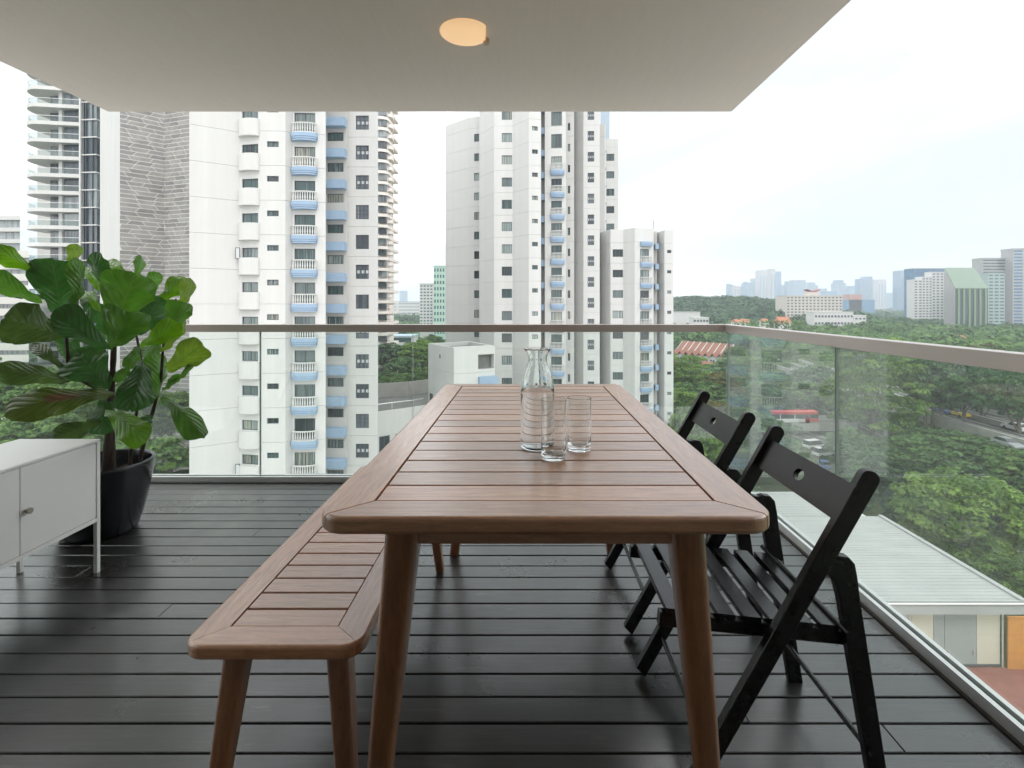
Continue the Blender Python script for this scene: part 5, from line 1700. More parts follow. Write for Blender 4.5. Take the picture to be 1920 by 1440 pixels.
g = 'trees in the gap between the two white towers'
for xx, yy, dd, ww, ar in ((752, 668, 118, 70, 'deep'), (790, 632, 132, 80, 'rain_light'), (722, 692, 96, 80, 'rain'), (760, 700, 92, 85, 'round'), (800, 690, 98, 70, 'feather'), (735, 640, 150, 70, 'deep'),
                       (770, 640, 148, 70, 'deep'), (825, 640, 140, 60, 'rain_light'), (700, 700, 88, 70, 'round'), (745, 618, 230, 40, 'deep'), (810, 625, 180, 50, 'rain')):
    tpx(xx, yy, dd, ww, ar, 'dense green tree in the gap between the two white towers', g)
# the wooded slope on the right, spaced out at random, clear of the roads
def clear_of(x, y):
    if 66 < x < 104 and 60 < y < 128: return False          # viaduct and lower road
    if 57 < x < 88 and 104 < y < 142: return False          # overpass
    if 5 < x < 46 and 30 < y < 80: return False             # pavilion
    if 55 < x < 80 and y < 104: return False
    if 255 < y < 345 and 75 < x < 150: return False         # terrace houses
    u = CX + x / y * F
    if 1428 < u < 1572 and y < 136: return False         # the gap through which the bus is seen
    if 1250 < u < 1375 and 190 < y < 300: return False   # in front of the terrace
    if 1640 < u < 1720 and y < 100: return False
    return True
pts = []
rr = random.Random(21)
for _ in range(9000):
    D = rr.uniform(90, 250); x = px(rr.uniform(1262, 1990), D)
    if not clear_of(x, D): continue
    if all((x - a) ** 2 + (D - b_) ** 2 > (7.4 + 0.012 * D) ** 2 for a, b_ in pts): pts.append((x, D))
    if len(pts) > 210: break
for x, D in pts:
    ar = rr.choice(['rain', 'rain', 'round', 'deep', 'feather', 'rain_light', 'deep', 'warm' if rr.random() < 0.3 else 'rain'])
    tree(x, D, G + rr.uniform(9.5, 15.5), rr.uniform(10, 15), ar, 'green tree among the wooded slope beyond the right glass', 'trees of the wooded slope on the right')

# the far wood, one mass
rng = np.random.default_rng(3)
cs, ns, ss, ts = [], [], [], []
def lobes(n, fx, dmin, dmax, per=42, rad=(3.6, 6.0), up=(7, 13)):
    k = 0
    for _ in range(n):
        D = dmin * (dmax / dmin) ** rng.uniform()
        x = px(rng.uniform(*fx), D)
        if 200 < D < 345 and x < 150 and x > 60: continue
        r = rng.uniform(*rad); z = G + hillz(x, D) * (1 if 420 < D < 1100 else 0) + rng.uniform(*up) - r * 0.5
        d = rng.normal(size=(per, 3)); d /= np.linalg.norm(d, axis=1, keepdims=True); d[:, 2] = np.abs(d[:, 2]) * 1.1 - 0.2
        d[:, 1] = -np.abs(d[:, 1]) * 0.8 + 0.2 * d[:, 1]
        p = np.array([x, D, z]) + d * r * rng.uniform(0.65, 1.05, (per, 1)) * np.array([1.25, 1.25, 0.8])
        nn = d + rng.normal(size=d.shape) * 0.4 + np.array([0, 0, 0.4]); nn /= np.linalg.norm(nn, axis=1, keepdims=True)
        cs.append(p); ns.append(nn); ss.append(np.full(per, r * 0.24) * rng.uniform(0.7, 1.3, per)); ts.append(np.clip(rng.uniform(0.1, 0.9) + rng.normal(size=per) * 0.1, 0, 1))
lobes(1500, (1240, 2050), 235, 520, per=60, rad=(4.2, 7.5))
lobes(420, (690, 850), 200, 700)
for xx in (1384, 1398, 1412, 1434, 1448, 1462, 1480, 1496):
    D = 395; x = px(xx, D); per = 60; r = 5.0; d = rng.normal(size=(per, 3)); d /= np.linalg.norm(d, axis=1, keepdims=True)
    cs.append(np.array([x, D, pz(610, D)]) + d * r * rng.uniform(0.6, 1, (per, 1))); ns.append(d); ss.append(np.full(per, 1.1)); ts.append(np.clip(rng.uniform(0.3, 0.9) + rng.normal(size=per) * 0.1, 0, 1))
tag(mobj('wood', quads_mesh('wood', np.concatenate(cs), np.concatenate(ns), np.concatenate(ss), np.concatenate(ts), M['leaf_mid'], rng)), kind='stuff')
cs, ns, ss, ts = [], [], [], []
lobes(800, (1240, 2050), 520, 1000, per=60, rad=(6, 10))
lobes(600, (1240, 1500), 560, 900, per=60, rad=(6, 11))
lobes(500, (1200, 2100), 1000, 2200, rad=(9, 15), up=(12, 18))
lobes(200, (-300, 360), 110, 300)
lobes(200, (690, 850), 700, 2200, rad=(9, 15), up=(12, 18))
o = mobj('far_wood', quads_mesh('far_wood', np.concatenate(cs), np.concatenate(ns), np.concatenate(ss), np.concatenate(ts), M['leaf_blue'], rng))
tag(o, kind='stuff')
# clump of undergrowth over the near slope
cs, ns, ss, ts = [], [], [], []
for _ in range(900):
    D = rng.uniform(55, 200); x = px(rng.uniform(1262, 1990), D)
    if not clear_of(x, D): continue
    per = 34; r = rng.uniform(1.2, 2.6)
    d = rng.normal(size=(per, 3)); d /= np.linalg.norm(d, axis=1, keepdims=True); d[:, 2] = np.abs(d[:, 2])
    cs.append(np.array([x, D, G]) + d * r * rng.uniform(0.6, 1, (per, 1))); nn = d + rng.normal(size=d.shape) * 0.5; nn /= np.linalg.norm(nn, axis=1, keepdims=True)
    ns.append(nn); ss.append(np.full(per, 0.42)); ts.append(np.clip(rng.uniform(0.2, 0.8) + rng.normal(size=per) * 0.1, 0, 1))
o = mobj('undergrowth', quads_mesh('undergrowth', np.concatenate(cs), np.concatenate(ns), np.concatenate(ss), np.concatenate(ts), M['leaf_mid'], rng))
tag(o, kind='stuff')

# ------------------------------------------------------------------ viaduct, overpass, vehicles
def viaduct(name, pts, w, z, th=1.3):
    pts = [Vector((a, b_)) for a, b_ in pts]
    q = MB(); L_, R_ = [], []
    for k in range(len(pts)):
        d = (pts[min(k + 1, len(pts) - 1)] - pts[max(k - 1, 0)]).normalized(); n_ = Vector((-d.y, d.x))
        L_.append(pts[k] + n_ * w / 2); R_.append(pts[k] - n_ * w / 2)
    def slab(o0, o1, z0, z1, mi):
        for k in range(len(pts) - 1):
            a0, a1 = L_[k].lerp(R_[k], o0), L_[k].lerp(R_[k], o1); c0, c1 = L_[k + 1].lerp(R_[k + 1], o0), L_[k + 1].lerp(R_[k + 1], o1)
            v = [(*p, zz) for zz in (z0, z1) for p in (a0, a1, c1, c0)]
            q.add(v, [(3, 2, 1, 0), (4, 5, 6, 7), (0, 1, 5, 4), (1, 2, 6, 5), (2, 3, 7, 6), (3, 0, 4, 7)], mi)
    slab(0, 1, z - th, z - 0.004, 0)
    slab(0.035, 0.965, z, z + 0.004, 1)
    for a in (0.0, 0.49, 0.968): slab(a, a + 0.03, z + 0.005, z + 0.95, 0)
    for a in (0.16, 0.27, 0.38, 0.62, 0.73, 0.84): slab(a, a + 0.008, z + 0.006, z + 0.010, 2)
    for k in range(0, len(pts), 1):
        q.box(pts[k].x - 1.6, pts[k].x + 1.6, pts[k].y - 0.8, pts[k].y + 0.8, G, z - th - 0.01, 0)
    return tag(q.build(name, [M['concrete'], M['asphalt'], M['paint']]), kind='structure')
ZV = -22.0
viaduct('viaduct', [(84, 40), (88, 62), (90, 84), (91, 106), (92, 128), (95, 150), (99, 175), (104, 210)], 16, ZV)
viaduct('overpass', [(50, 137), (60, 134.5), (72, 133), (84, 133.5)], 9, -29.6, 1.0)

M['tyre'] = simple('tyre', (0.02, 0.02, 0.02), 0.8)
M['carglass'] = simple('car_glass', (0.02, 0.025, 0.03), 0.08)
M['red'] = simple('red_paint', (0.55, 0.05, 0.04), 0.35); M['yellow'] = simple('yellow_paint', (0.75, 0.50, 0.02), 0.35)
M['bluecar'] = simple('blue_paint', (0.03, 0.12, 0.42), 0.35); M['whitecar'] = simple('white_paint', (0.78, 0.78, 0.78), 0.35)
M['greycar'] = simple('grey_paint', (0.28, 0.29, 0.30), 0.35)
def car(x, y, z, rz, mat, label, van=False, name='car'):
    e = empty(name, (x, y, z), rz, label, 'van' if van else 'car')
    Lc, Wc = (4.8, 1.9) if van else (4.5, 1.8)
    side = [(-Lc / 2, 0.35), (-Lc / 2, 0.95), (-Lc * 0.46, 1.0), (Lc * 0.18, 1.0), (Lc * 0.46, 0.82), (Lc / 2, 0.6), (Lc / 2, 0.35)]
    cabs = [(-Lc * 0.42, 1.0), (-Lc * 0.30, 1.45), (Lc * 0.05, 1.48), (Lc * 0.20, 1.0)] if not van else [(-Lc * 0.48, 1.0), (-Lc * 0.47, 1.95), (Lc * 0.22, 1.95), (Lc * 0.36, 1.0)]
    def ext(prof, hw, ins=0.0):
        q = MB(); n_ = len(prof)
        v = [(a, -hw + (ins if z_ > 1.2 else 0), z_) for a, z_ in prof] + [(a, hw - (ins if z_ > 1.2 else 0), z_) for a, z_ in prof]
        q.add(v, [tuple(range(n_)), tuple(range(2 * n_ - 1, n_ - 1, -1))] + [(i, n_ + i, n_ + (i + 1) % n_, (i + 1) % n_) for i in range(n_)])
        return q
    mobj('body', bevelled(ext(side, Wc / 2).mesh('body', mat), 0.06, 2), e)
    mobj('cabin', ext(cabs, Wc / 2 - 0.06, 0.14).mesh('cabin', M['carglass']), e)
    roof = [(a, z_ + 0.02) for a, z_ in cabs[1:3]]
    q = MB(); q.box(roof[0][0] + 0.05, roof[1][0] - 0.05, -Wc / 2 + 0.2, Wc / 2 - 0.2, roof[0][1] - 0.05, roof[0][1] + 0.03); q.build('roof', mat, e)
    for a in (-Lc * 0.31, Lc * 0.31):
        for s in (-1, 1):
            q = MB(); q.tube([(a, s * (Wc / 2 - 0.2), 0.33), (a, s * (Wc / 2 + 0.01), 0.33)], 0.33, 12); q.build('wheel', M['tyre'], e)
    return e
dirv = math.atan2(22, 1.0)
car(*[px(1797, 106), 106, ZV + 0.01], dirv + PI, M['yellow'], 'yellow taxi on the viaduct between the tree trunks')
car(*[px(1771, 109), 109, ZV + 0.01], dirv + PI, M['bluecar'], 'blue car on the viaduct just behind the yellow taxi')
car(*[px(1716, 121), 121, ZV + 0.01], dirv, M['whitecar'], 'white van on the viaduct beside the feathery tree', True, 'van')
car(*[px(1905, 94), 94, ZV + 0.01], dirv, M['whitecar'], 'white car on the viaduct at the far right edge')
car(px(1890, 83), 83, ZV + 0.01, dirv + PI, M['greycar'], 'grey car on the viaduct near the right edge of the picture')
for xx, yy, dd, mt, lb in ((1526, 840, 118, 'whitecar', 'white van parked by the curved road, left of the glass seam'), (1545, 853, 112, 'whitecar', 'white van at the bend of the road, right at the glass seam')):
    car(px(xx, dd), dd, G + 0.03, 0.3, M[mt], lb, True, 'van')
car(px(1545, 104), 104, G + 0.03, 1.2, M['bluecar'], 'blue car on the curved road near the glass seam')
def bus(x, y, z, rz):
    e = empty('bus', (x, y, z), rz, 'red and white single deck bus crossing the overpass', 'bus')
    q = MB(); q.box(-6, 6, -1.25, 1.25, 0.35, 1.25); mobj('lower_body', bevelled(q.mesh('lower_body', M['whitecar']), 0.06, 2), e)
    q = MB(); q.box(-5.98, 5.98, -1.2, 1.2, 1.251, 2.3); q.build('window_band', M['carglass'], e)
    q = MB(); q.box(-6, 6, -1.25, 1.25, 2.301, 3.05); mobj('roof', bevelled(q.mesh('roof', M['red']), 0.12, 2), e)
    q = MB(); q.box(2.5, 6.02, -1.27, 1.27, 0.40, 1.24); q.build('rear_panel', M['red'], e)
    for a in (-4.0, -0.2, 3.6): 
        q = MB(); q.box(a - 0.08, a + 0.08, -1.24, 1.24, 1.252, 2.3); q.build('window_post', M['whitecar'] if a < 0 else M['red'], e)
    for a in (-3.7, 3.2):
        for s in (-1, 1):
            q = MB(); q.tube([(a, s * 0.95, 0.48), (a, s * 1.27, 0.48)], 0.48, 14); q.build('wheel', M['tyre'], e)
bus(px(1487, 133.4), 133.4, -29.58, 0.03)

M['signal_green'] = simple('green_signal', (0.0, 0.4, 0.25), 0.4)
bs = M['signal_green'].node_tree.nodes['Principled BSDF']
bs.inputs['Emission Color'].default_value = (0.05, 1.0, 0.62, 1); bs.inputs['Emission Strength'].default_value = 1.4
def traffic_light(xh, yh, D, xm, label):
    X, Z = px(xh, D), pz(yh, D)
    xm = px(xm, D)
    e = empty('traffic_light', (xm, D, G), label=label, cat='traffic light')
    q = MB(); q.tube([(0, 0, 0), (0, 0, Z - G + 0.2)], 0.11, 8); q.build('mast', M['alu'], e)
    q = MB(); q.tube([(0, 0, Z - G), (X - xm, 0, Z - G)], 0.07, 8); q.build('arm', M['alu'], e)
    q = MB(); q.box(X - xm - 0.22, X - xm + 0.22, -0.2, 0.1, Z - G - 0.45, Z - G + 0.85); hd = q.build('signal_head', M['frame'], e)
    q = MB(); q.tube([(X - xm, -0.205, Z - G - 0.18), (X - xm, -0.23, Z - G - 0.18)], 0.2, 16); k = q.build('lens', M['signal_green'], hd)
traffic_light(1657, 941, 78, 1712, 'mast arm traffic light showing green over the grass beyond the roof')
traffic_light(1837, 1056, 57, 1838.5, 'traffic light showing green below the big round tree')
e = empty('street_lamp', (px(1302, 150), 150, G), label='slender grey street lamp among the trees below the red roofs', cat='street lamp')
q = MB(); q.tube([(0, 0, 0), (0, 0, 15)], 0.14, 8); q.build('post', M['concrete'], e)
q = MB(); q.obox((0, 0, 15), (1.3, 0, 15.2), 0.3, 0.15, (0, 1, 0)); q.build('lamp_head', M['alu'], e)

# ------------------------------------------------------------------ pavilion with the pale ribbed roof
pav = empty('pavilion', (26, 50, G), label='low pavilion with a big pale ribbed metal roof right below the balcony', cat='building')
M['zinc'] = simple('pale_metal_roof', (0.40, 0.405, 0.395), 0.5, spec=0.4, var=0.11, scale=0.45, stretch=(0.35, 1.6, 1))
M['greyclad_dark'] = simple('dark_skirting', (0.12, 0.12, 0.12), 0.8)
M['hoard'] = simple('orange_hoarding', (0.58, 0.26, 0.06), 0.7, var=0.15, scale=1.2); M['redpave'] = simple('red_paving', (0.30, 0.125, 0.095), 0.85, var=0.2, scale=0.8)
M['greypanel'] = simple('grey_panel', (0.33, 0.36, 0.35), 0.6); M['creampanel'] = simple('cream_panel', (0.60, 0.57, 0.47), 0.7)
ZP = -22.0
def build_pav():
    r = pav
    for (x0, x1, y0, y1) in ((6, 39.0, 40.0, 56.0), (6, 34.5, 56.05, 63.3)):
        q = MB(); q.box(x0, x1, y0, y1, ZP - 0.35, ZP); q.build('roof', M['zinc'], r)
        q = MB(); yy = y0 + 0.25
        while yy < y1 - 0.1:
            q.box(x0 + 0.1, x1 - 0.35, yy, yy + 0.05, ZP + 0.002, ZP + 0.022); yy += 0.5
        o = q.build('roof_rib', M['zinc'], r); o['kind'] = 'stuff'
        q = MB(); q.box(x1 - 0.3, x1 + 0.12, y0 - 0.1, y1, ZP + 0.003, ZP + 0.16); q.build('ridge_cap', M['zinc'], r)
        q = MB(); q.box(x0, x1 + 0.1, y0 - 0.12, y0 - 0.005, ZP - 1.0, ZP + 0.05); q.build('fascia', M['zinc'], r)
    zb = -28.0
    edges = [8, 31.2, 33.0, 33.9, 36.5, 38.4]
    for k, (a, c) in enumerate(zip(edges[:-1], edges[1:])):
        q = MB(); q.box(a + 0.02, c - 0.02, 41.3, 41.6, zb, ZP - 0.36)
        q.build('wall_panel', M[['white_wall', 'creampanel', 'greypanel', 'greypanel', 'creampanel'][k]], r)
    q = MB(); q.tube([(6, 39.78, ZP - 0.12), (39.2, 39.78, ZP - 0.12)], 0.09, 8); q.build('gutter', M['alu'], r)
    for xx in (31.0, 38.45): q = MB(); q.tube([(xx, 41.15, zb), (xx, 41.15, ZP - 1.0)], 0.06, 8); q.build('downpipe', M['alu'], r)
    for xx in (34.2, 36.2): q = MB(); q.box(xx, xx + 0.06, 41.2, 41.29, zb + 0.9, zb + 1.3); q.build('door_handle', M['alu'], r)
    q = MB(); q.box(31.3, 38.35, 41.24, 41.295, zb + 0.0, zb + 0.16); q.build('skirting', M['greyclad_dark'], r)
    q = MB(); q.box(8, 38.0, 41.7, 62.5, G, ZP - 0.37); q.build('core', M['off_wall'], r)
build_pav(); fix_children(pav)
q = MB(); q.box(22, 58, 33.0, 41.2, G + 0.06, -28.02)
tag(q.build('terrace', M['redpave']), kind='structure')
e = empty('hoarding', (40.3, 41.0, -28.02), label='bright orange hoarding beside the pavilion wall', cat='hoarding')
q = MB(); q.box(-1.6, 2.6, -0.06, 0.06, 0.0, 4.2); q.build('board', M['hoard'], e)
for a in (-1.5, 0.5, 2.5):
    q = MB(); q.box(a - 0.05, a + 0.05, 0.062, 0.16, 0, 4.2); q.build('post', M['frame'], e)
rngh = np.random.default_rng(9)
n_ = 2600
cen = np.column_stack([rngh.uniform(36.5, 47, n_), rngh.uniform(32.5, 36.6, n_), -28 + rngh.uniform(0, 1.7, n_)]); nor = rngh.normal(size=(n_, 3)) + np.array([0, -0.3, 0.6]); nor /= np.linalg.norm(nor, axis=1, keepdims=True)
tag(mobj('hedge', quads_mesh('hedge', cen, nor, np.full(n_, 0.17), np.clip(rngh.normal(0.5, 0.2, n_), 0, 1), M['leaf_light'], rngh)), kind='stuff')
M['terracotta'] = simple('terracotta_canvas', (0.62, 0.28, 0.16), 0.8)
e = empty('parasol', (px(1701, 63), 63, G), label='terracotta parasol standing beyond the right edge of the pale roof', cat='parasol')
zz = pz(988, 63) - G
q = MB(); q.lathe([(1.5, zz - 0.75), (0.75, zz - 0.3), (0.02, zz)], 8, smooth=False); q.build('canopy', M['terracotta'], e)
q = MB(); q.tube([(0, 0, 0), (0, 0, zz)], 0.05, 8); q.build('pole', M['frame'], e)

# ------------------------------------------------------------------ red roofed terrace houses
M['tile'] = simple('red_roof_tiles', (0.30, 0.125, 0.09), 0.85, var=0.15, scale=0.9)
M['orange_tile'] = simple('orange_roof_tiles', (0.42, 0.175, 0.105), 0.85, var=0.12, scale=0.5)
pA, pB = Vector((px(1258, 318), 318)), Vector((px(1356, 292), 292))
rowd = (pB - pA).normalized(); rz = math.atan2(rowd.y, rowd.x)
nh = 8
step = (pB - pA).length / nh
proto = None
for k in range(nh):
    p = pA + rowd * step * k
    if proto is None:
        e = empty('terrace_house', (*p, G), rz, 'red tiled terrace house with white gables, nearest to the white block', 'house', 'terrace of red roofed houses')
        W_h = step; hd = 13.0; he = pz(668, 300) - G; hr_ = pz(644, 305) - G
        q = MB(); q.box(0.1, W_h - 0.1, 0, hd, 0, he); q.build('wall', M['white_wall'], e)
        q = MB()
        x2 = W_h / 2
        for a, c, za, zc in ((0.0, x2, he - 0.6, he + 1.9), (x2, W_h, he + 1.9, he - 0.6)):      # front gable slopes
            q.add([(a, -0.6, za), (c, -0.6, zc), (c, hd * 0.5, zc + 1.6), (a, hd * 0.5, za + 1.6), (a, -0.6, za - 0.25), (c, -0.6, zc - 0.25)], [(0, 1, 2, 3), (0, 4, 5, 1)])
        q.add([(0, hd * 0.25, he), (W_h, hd * 0.25, he), (W_h, hd, hr_), (0, hd, hr_)], [(0, 1, 2, 3)])
        q.build('roof', M['tile'], e)
        for xx in (0.0, W_h - 0.22):
            q = MB(); q.add([(xx, hd * 0.2, he), (xx + 0.22, hd * 0.2, he), (xx + 0.22, hd, hr_ + 0.3), (xx, hd, hr_ + 0.3), (xx, hd * 0.2, he + 0.35), (xx + 0.22, hd * 0.2, he + 0.35), (xx, hd, 0), (xx + 0.22, hd, 0)],
                            [(0, 1, 5, 4), (4, 5, 2, 3), (1, 7, 2, 5), (0, 4, 3, 6)]); q.build('party_wall', M['white_wall'], e)
        for a in (0.25, 0.62):
            q = MB(); q.box(W_h * a - 0.5, W_h * a + 0.6, -0.03, 0.05, he - 3.0, he - 1.7); q.build('window', M['frame'], e)
        proto = e
    else:
        c = copy_tree(proto); c.location = (*p, G)
        c['label'] = 'red tiled terrace house with white gables, %s from the white block' % ['', 'second', 'third', 'fourth', 'fifth', 'sixth', 'seventh', 'eighth and last'][k]
e = empty('house', (px(1328, 255), 255, G), 0.1, 'small red roofed house standing in front of the terrace, half hidden by trees', 'house')
q = MB(); q.box(-4.5, 4.5, 0, 9, 0, pz(690, 258) - G); q.build('wall', M['white_wall'], e)
zr0, zr1 = pz(690, 255) - G, pz(678, 258) - G
q = MB(); q.add([(-5, -0.6, zr0), (5, -0.6, zr0), (3.5, 4.5, zr1), (-3.5, 4.5, zr1), (5, 9.6, zr0), (-5, 9.6, zr0)], [(0, 1, 2, 3), (1, 4, 2), (4, 5, 3, 2), (5, 0, 3)]); q.build('roof', M['tile'], e)

# ------------------------------------------------------------------ far buildings on the right and the skyline
def grid_block(name, x0, x1, ytop, D, label, wall, wmat, nc, nr, ybase=None, wfx=0.5, wfy=0.45, depth=None, D1=None, topm=None, cat='building', group=None):
    """block whose front is one wall with a regular grid of small recessed-looking windows (joined: too small to single out)"""
    D1 = D1 or D
    zt = pz(ytop, D); zb = G
    a, c = Vector(at(x0, D)), Vector(at(x1, D1))
    d = c - a; Ln = d.length; rz = math.atan2(d.y, d.x)
    e = empty(name, (*a, zb), rz, label, cat, group)
    depth = depth or max(12, Ln * 0.4)
    q = MB(); q.box(0, Ln, 0, depth, 0, zt - zb); q.build('wall', wall, e)
    q = MB()
    zlow = (pz(ybase, D) if ybase else zb + 3) - zb
    H = zt - zb - zlow
    for i in range(nc):
        for k in range(nr):
            cx_ = Ln * (i + 0.5) / nc; cz_ = zlow + H * (k + 0.45) / nr
            hw, hh = Ln / nc * wfx / 2, H / nr * wfy / 2
            q.box(cx_ - hw, cx_ + hw, -0.12, -0.01, cz_ - hh, cz_ + hh)
    if nc and nr:
        o = q.build('window', wmat, e); o['kind'] = 'stuff'
    q = MB(); q.box(-0.3, Ln + 0.3, -0.3, depth + 0.3, zt - zb + 0.003, zt - zb + max(0.6, (zt - zb) * 0.012)); q.build('parapet', topm or wall, e)
    return e
M['pinkish'] = simple('beige_render', (0.56, 0.52, 0.48), 0.8); M['paleblue'] = simple('pale_blue_cladding', (0.36, 0.45, 0.55), 0.5)
M['blueglass'] = simple('blue_curtain_wall', (0.06, 0.16, 0.28), 0.15, var=0.35, scale=0.12); M['greenroof'] = simple('green_copper_roof', (0.165, 0.225, 0.17), 0.7, var=0.06, scale=0.2)
M['greenfin'] = simple('pale_green_fin', (0.21, 0.27, 0.165), 0.6); M['darkteal'] = simple('dark_teal_glass', (0.035, 0.07, 0.075), 0.15); M['greyclad'] = simple('grey_cladding', (0.36, 0.36, 0.355), 0.6, var=0.1, scale=0.2)
M['mint'] = simple('mint_render', (0.40, 0.55, 0.48), 0.7); M['tealwin'] = simple('teal_window', (0.06, 0.14, 0.14), 0.2)
grid_block('apartment_block', 1474.5, 1579.5, 555, 560, 'long beige apartment slab standing in front of the skyline', M['pinkish'], M['frame'], 15, 9, 604, 0.5, 0.45)
e = grid_block('penthouse', 1516, 1536, 548, 568, 'small roof block with a curved maroon canopy on top of the beige slab', M['pinkish'], M['frame'], 0, 0, depth=10)
q = MB(); Ln = 20 * 568 / F; n = 10
arc = [(-1 + (Ln + 2) * i / n, 0.5 + 2.0 * (2 * i / n - 1) ** 2) for i in range(n + 1)]
zt = pz(548, 568) - G
vv = [(a, -1, zt + b_) for a, b_ in arc] + [(a, 9, zt + b_) for a, b_ in arc] + [(a, -1, zt + b_ + 0.8) for a, b_ in arc] + [(a, 9, zt + b_ + 0.8) for a, b_ in arc]
m_ = n + 1
q.add(vv, [f for i in range(n) for f in ((i, i + 1, m_ + i + 1, m_ + i), (2 * m_ + i, 3 * m_ + i, 3 * m_ + i + 1, 2 * m_ + i + 1), (i, 2 * m_ + i, 2 * m_ + i + 1, i + 1))])
q.build('canopy', simple('maroon_roof', (0.30, 0.06, 0.06), 0.6), e)
grid_block('building', 1527, 1600, 586, 480, 'low white building with two ribbon terraces among the trees below the beige slab', M['white_wall'], M['frame'], 12, 2, 612, 0.6, 0.3)
grid_block('building', 1595, 1624, 592, 486, 'stepped white wing at the right end of the low terraced building', M['white_wall'], M['frame'], 4, 2, 612, 0.6, 0.3)
grid_block('building', 1256, 1313, 585.5, 520, 'white flat roofed hall among trees right beside the lower white block', M['white_wall'], M['frame'], 0, 0, topm=M['greyclad'])
grid_block('building', 1300, 1329, 596, 480, 'small white annex with dark windows in front of the flat roofed hall', M['white_wall'], M['frame'], 5, 1, 606, 0.7, 0.4)
grid_block('building', 1265, 1308, 556, 1200, 'pale building on the crest of the wooded hill at its left end', M['white_wall'], M['frame'], 8, 2, 575, 0.5, 0.3)
for (x0, x1, yt, yb, D, lb) in ((1379, 1408, 598.5, 604, 420, 'orange roofed hall with a white wall just above the handrail corner'), (1432, 1443, 597.5, 603, 430, 'orange roof peeping between the trees, middle of the three orange roofs'),
                            (1460, 1484, 594, 606, 430, 'orange pitched roof with white gable at the foot of the beige slab'), (1798, 1815, 629, 634, 330, 'small orange roof peeping out of the trees by the green roofed building')):
    X0, X1 = px(x0, D), px(x1, D)
    e = empty('house', (X0, D, G), label=lb, cat='house')
    zt, ze = pz(yt, D) - G, pz(yb, D) - G
    q = MB(); q.box(0, X1 - X0, 0, 9, 0, ze); q.build('wall', M['white_wall'], e)
    q = MB(); q.add([(-0.4, -0.6, ze), (X1 - X0 + 0.4, -0.6, ze), (X1 - X0 - 0.6, 4.5, zt), (0.6, 4.5, zt), (X1 - X0 + 0.4, 9.6, ze), (-0.4, 9.6, ze)], [(0, 1, 2, 3), (1, 4, 2), (4, 5, 3, 2), (5, 0, 3)]); q.build('roof', M['orange_tile'], e)
# group at the far right
grid_block('office_tower', 1713.5, 1775, 504, 760, 'blue glass slab rising behind the white gridded hotel', M['blueglass'], M['darkteal'], 16, 6, 530, 0.9, 0.15, topm=M['greyclad'])
grid_block('hotel', 1713, 1730, 525, 650, 'left stepped wing of the white gridded hotel', M['white_wall'], M['frame'], 2, 16, 606, 0.55, 0.42)
grid_block('hotel', 1729, 1748, 520, 652, 'middle stepped wing of the white gridded hotel', M['white_wall'], M['frame'], 3, 17, 606, 0.55, 0.42)
grid_block('hotel', 1747, 1770, 511, 654, 'tallest right wing of the white gridded hotel, next to the green roof', M['white_wall'], M['frame'], 3, 18, 606, 0.55, 0.42)
gb = empty('office_building', (px(1822, 500), 500, G), label='building with a large sloping green roof over green striped glazing, far right', cat='building')
def build_green():
    D = 500
    a, c = at(1791, D), at(1852, D)
    z1 = pz(540, D)
    q = MB(); q.prism([a, c, at(1830, D + 30), at(1773, D + 30)], G, z1 - 0.85); q.build('wall', M['darkteal'], gb)
    back = at(1770, D + 34); bk2 = at(1826, D + 34); zt = pz(502, D + 34)
    q = MB(); q.add([(a[0] - 0.3, D - 0.5, z1), (c[0] + 0.3, D - 0.5, z1), (bk2[0], bk2[1], zt), (back[0], back[1], zt)], [(0, 1, 2, 3)])
    q.add([(a[0] - 0.3, D - 0.5, z1 - 0.8), (c[0] + 0.3, D - 0.5, z1 - 0.8), (c[0] + 0.3, D - 0.5, z1), (a[0] - 0.3, D - 0.5, z1)], [(0, 1, 2, 3)])
    q.build('roof', M['greenroof'], gb)
    q = MB(); q.add([(*a, G), (*back, G), (*back, zt - 0.6), (*a, z1 - 0.6)], [(0, 1, 2, 3)]); q.add([(*c, G), (*bk2, G), (*bk2, zt - 0.6), (*c, z1 - 0.6)], [(0, 1, 2, 3)]); q.add([(*back, G), (*bk2, G), (*bk2, zt - 0.6), (*back, zt - 0.6)], [(0, 1, 2, 3)])
    q.build('side_wall', M['greyclad'], gb)
    Lx = c[0] - a[0]
    for i in range(6):
        x = a[0] + Lx * (i + 0.4) / 6
        q = MB(); q.box(x, x + Lx * 0.055, D - 0.7, D - 0.02, G + 4, z1 - 0.9); q.build('fin', M['greenfin'], gb)
    q = MB()
    for k in range(22):
        zz = G + 4 + k * 3.3
        if zz > z1 - 2: break
        u1 = 1.0
        A_, B_ = Vector(a), Vector(back)
        dd = (B_ - A_).normalized(); nn = Vector((-dd.y, dd.x)); nn = nn if nn.x < 0 else -nn
        p0, p1 = A_ + nn * 0.05, B_ + nn * 0.05
        o0, o1 = A_ + nn * 0.7, B_ + nn * 0.7
        q.add([(*p0, zz), (*o0, zz), (*o1, zz), (*p1, zz), (*p0, zz + 0.5), (*o0, zz + 0.5), (*o1, zz + 0.5), (*p1, zz + 0.5)], [(0, 1, 2, 3), (4, 7, 6, 5), (1, 5, 6, 2), (0, 4, 5, 1), (3, 2, 6, 7)])
    o = q.build('louvre', M['greyclad'], gb); o['kind'] = 'stuff'
build_green(); fix_children(gb)
grid_block('office_tower', 1843, 1902, 485, 600, 'grey office tower with pale horizontal bands behind the green roofed building', M['greyclad'], M['glass_dark'], 1, 22, 610, 0.98, 0.5)
grid_block('office_tower', 1899, 1960, 467.5, 590, 'tallest banded grey tower, cut by the right edge of the picture', M['greyclad'], M['blueglass'], 3, 24, 610, 0.8, 0.55)
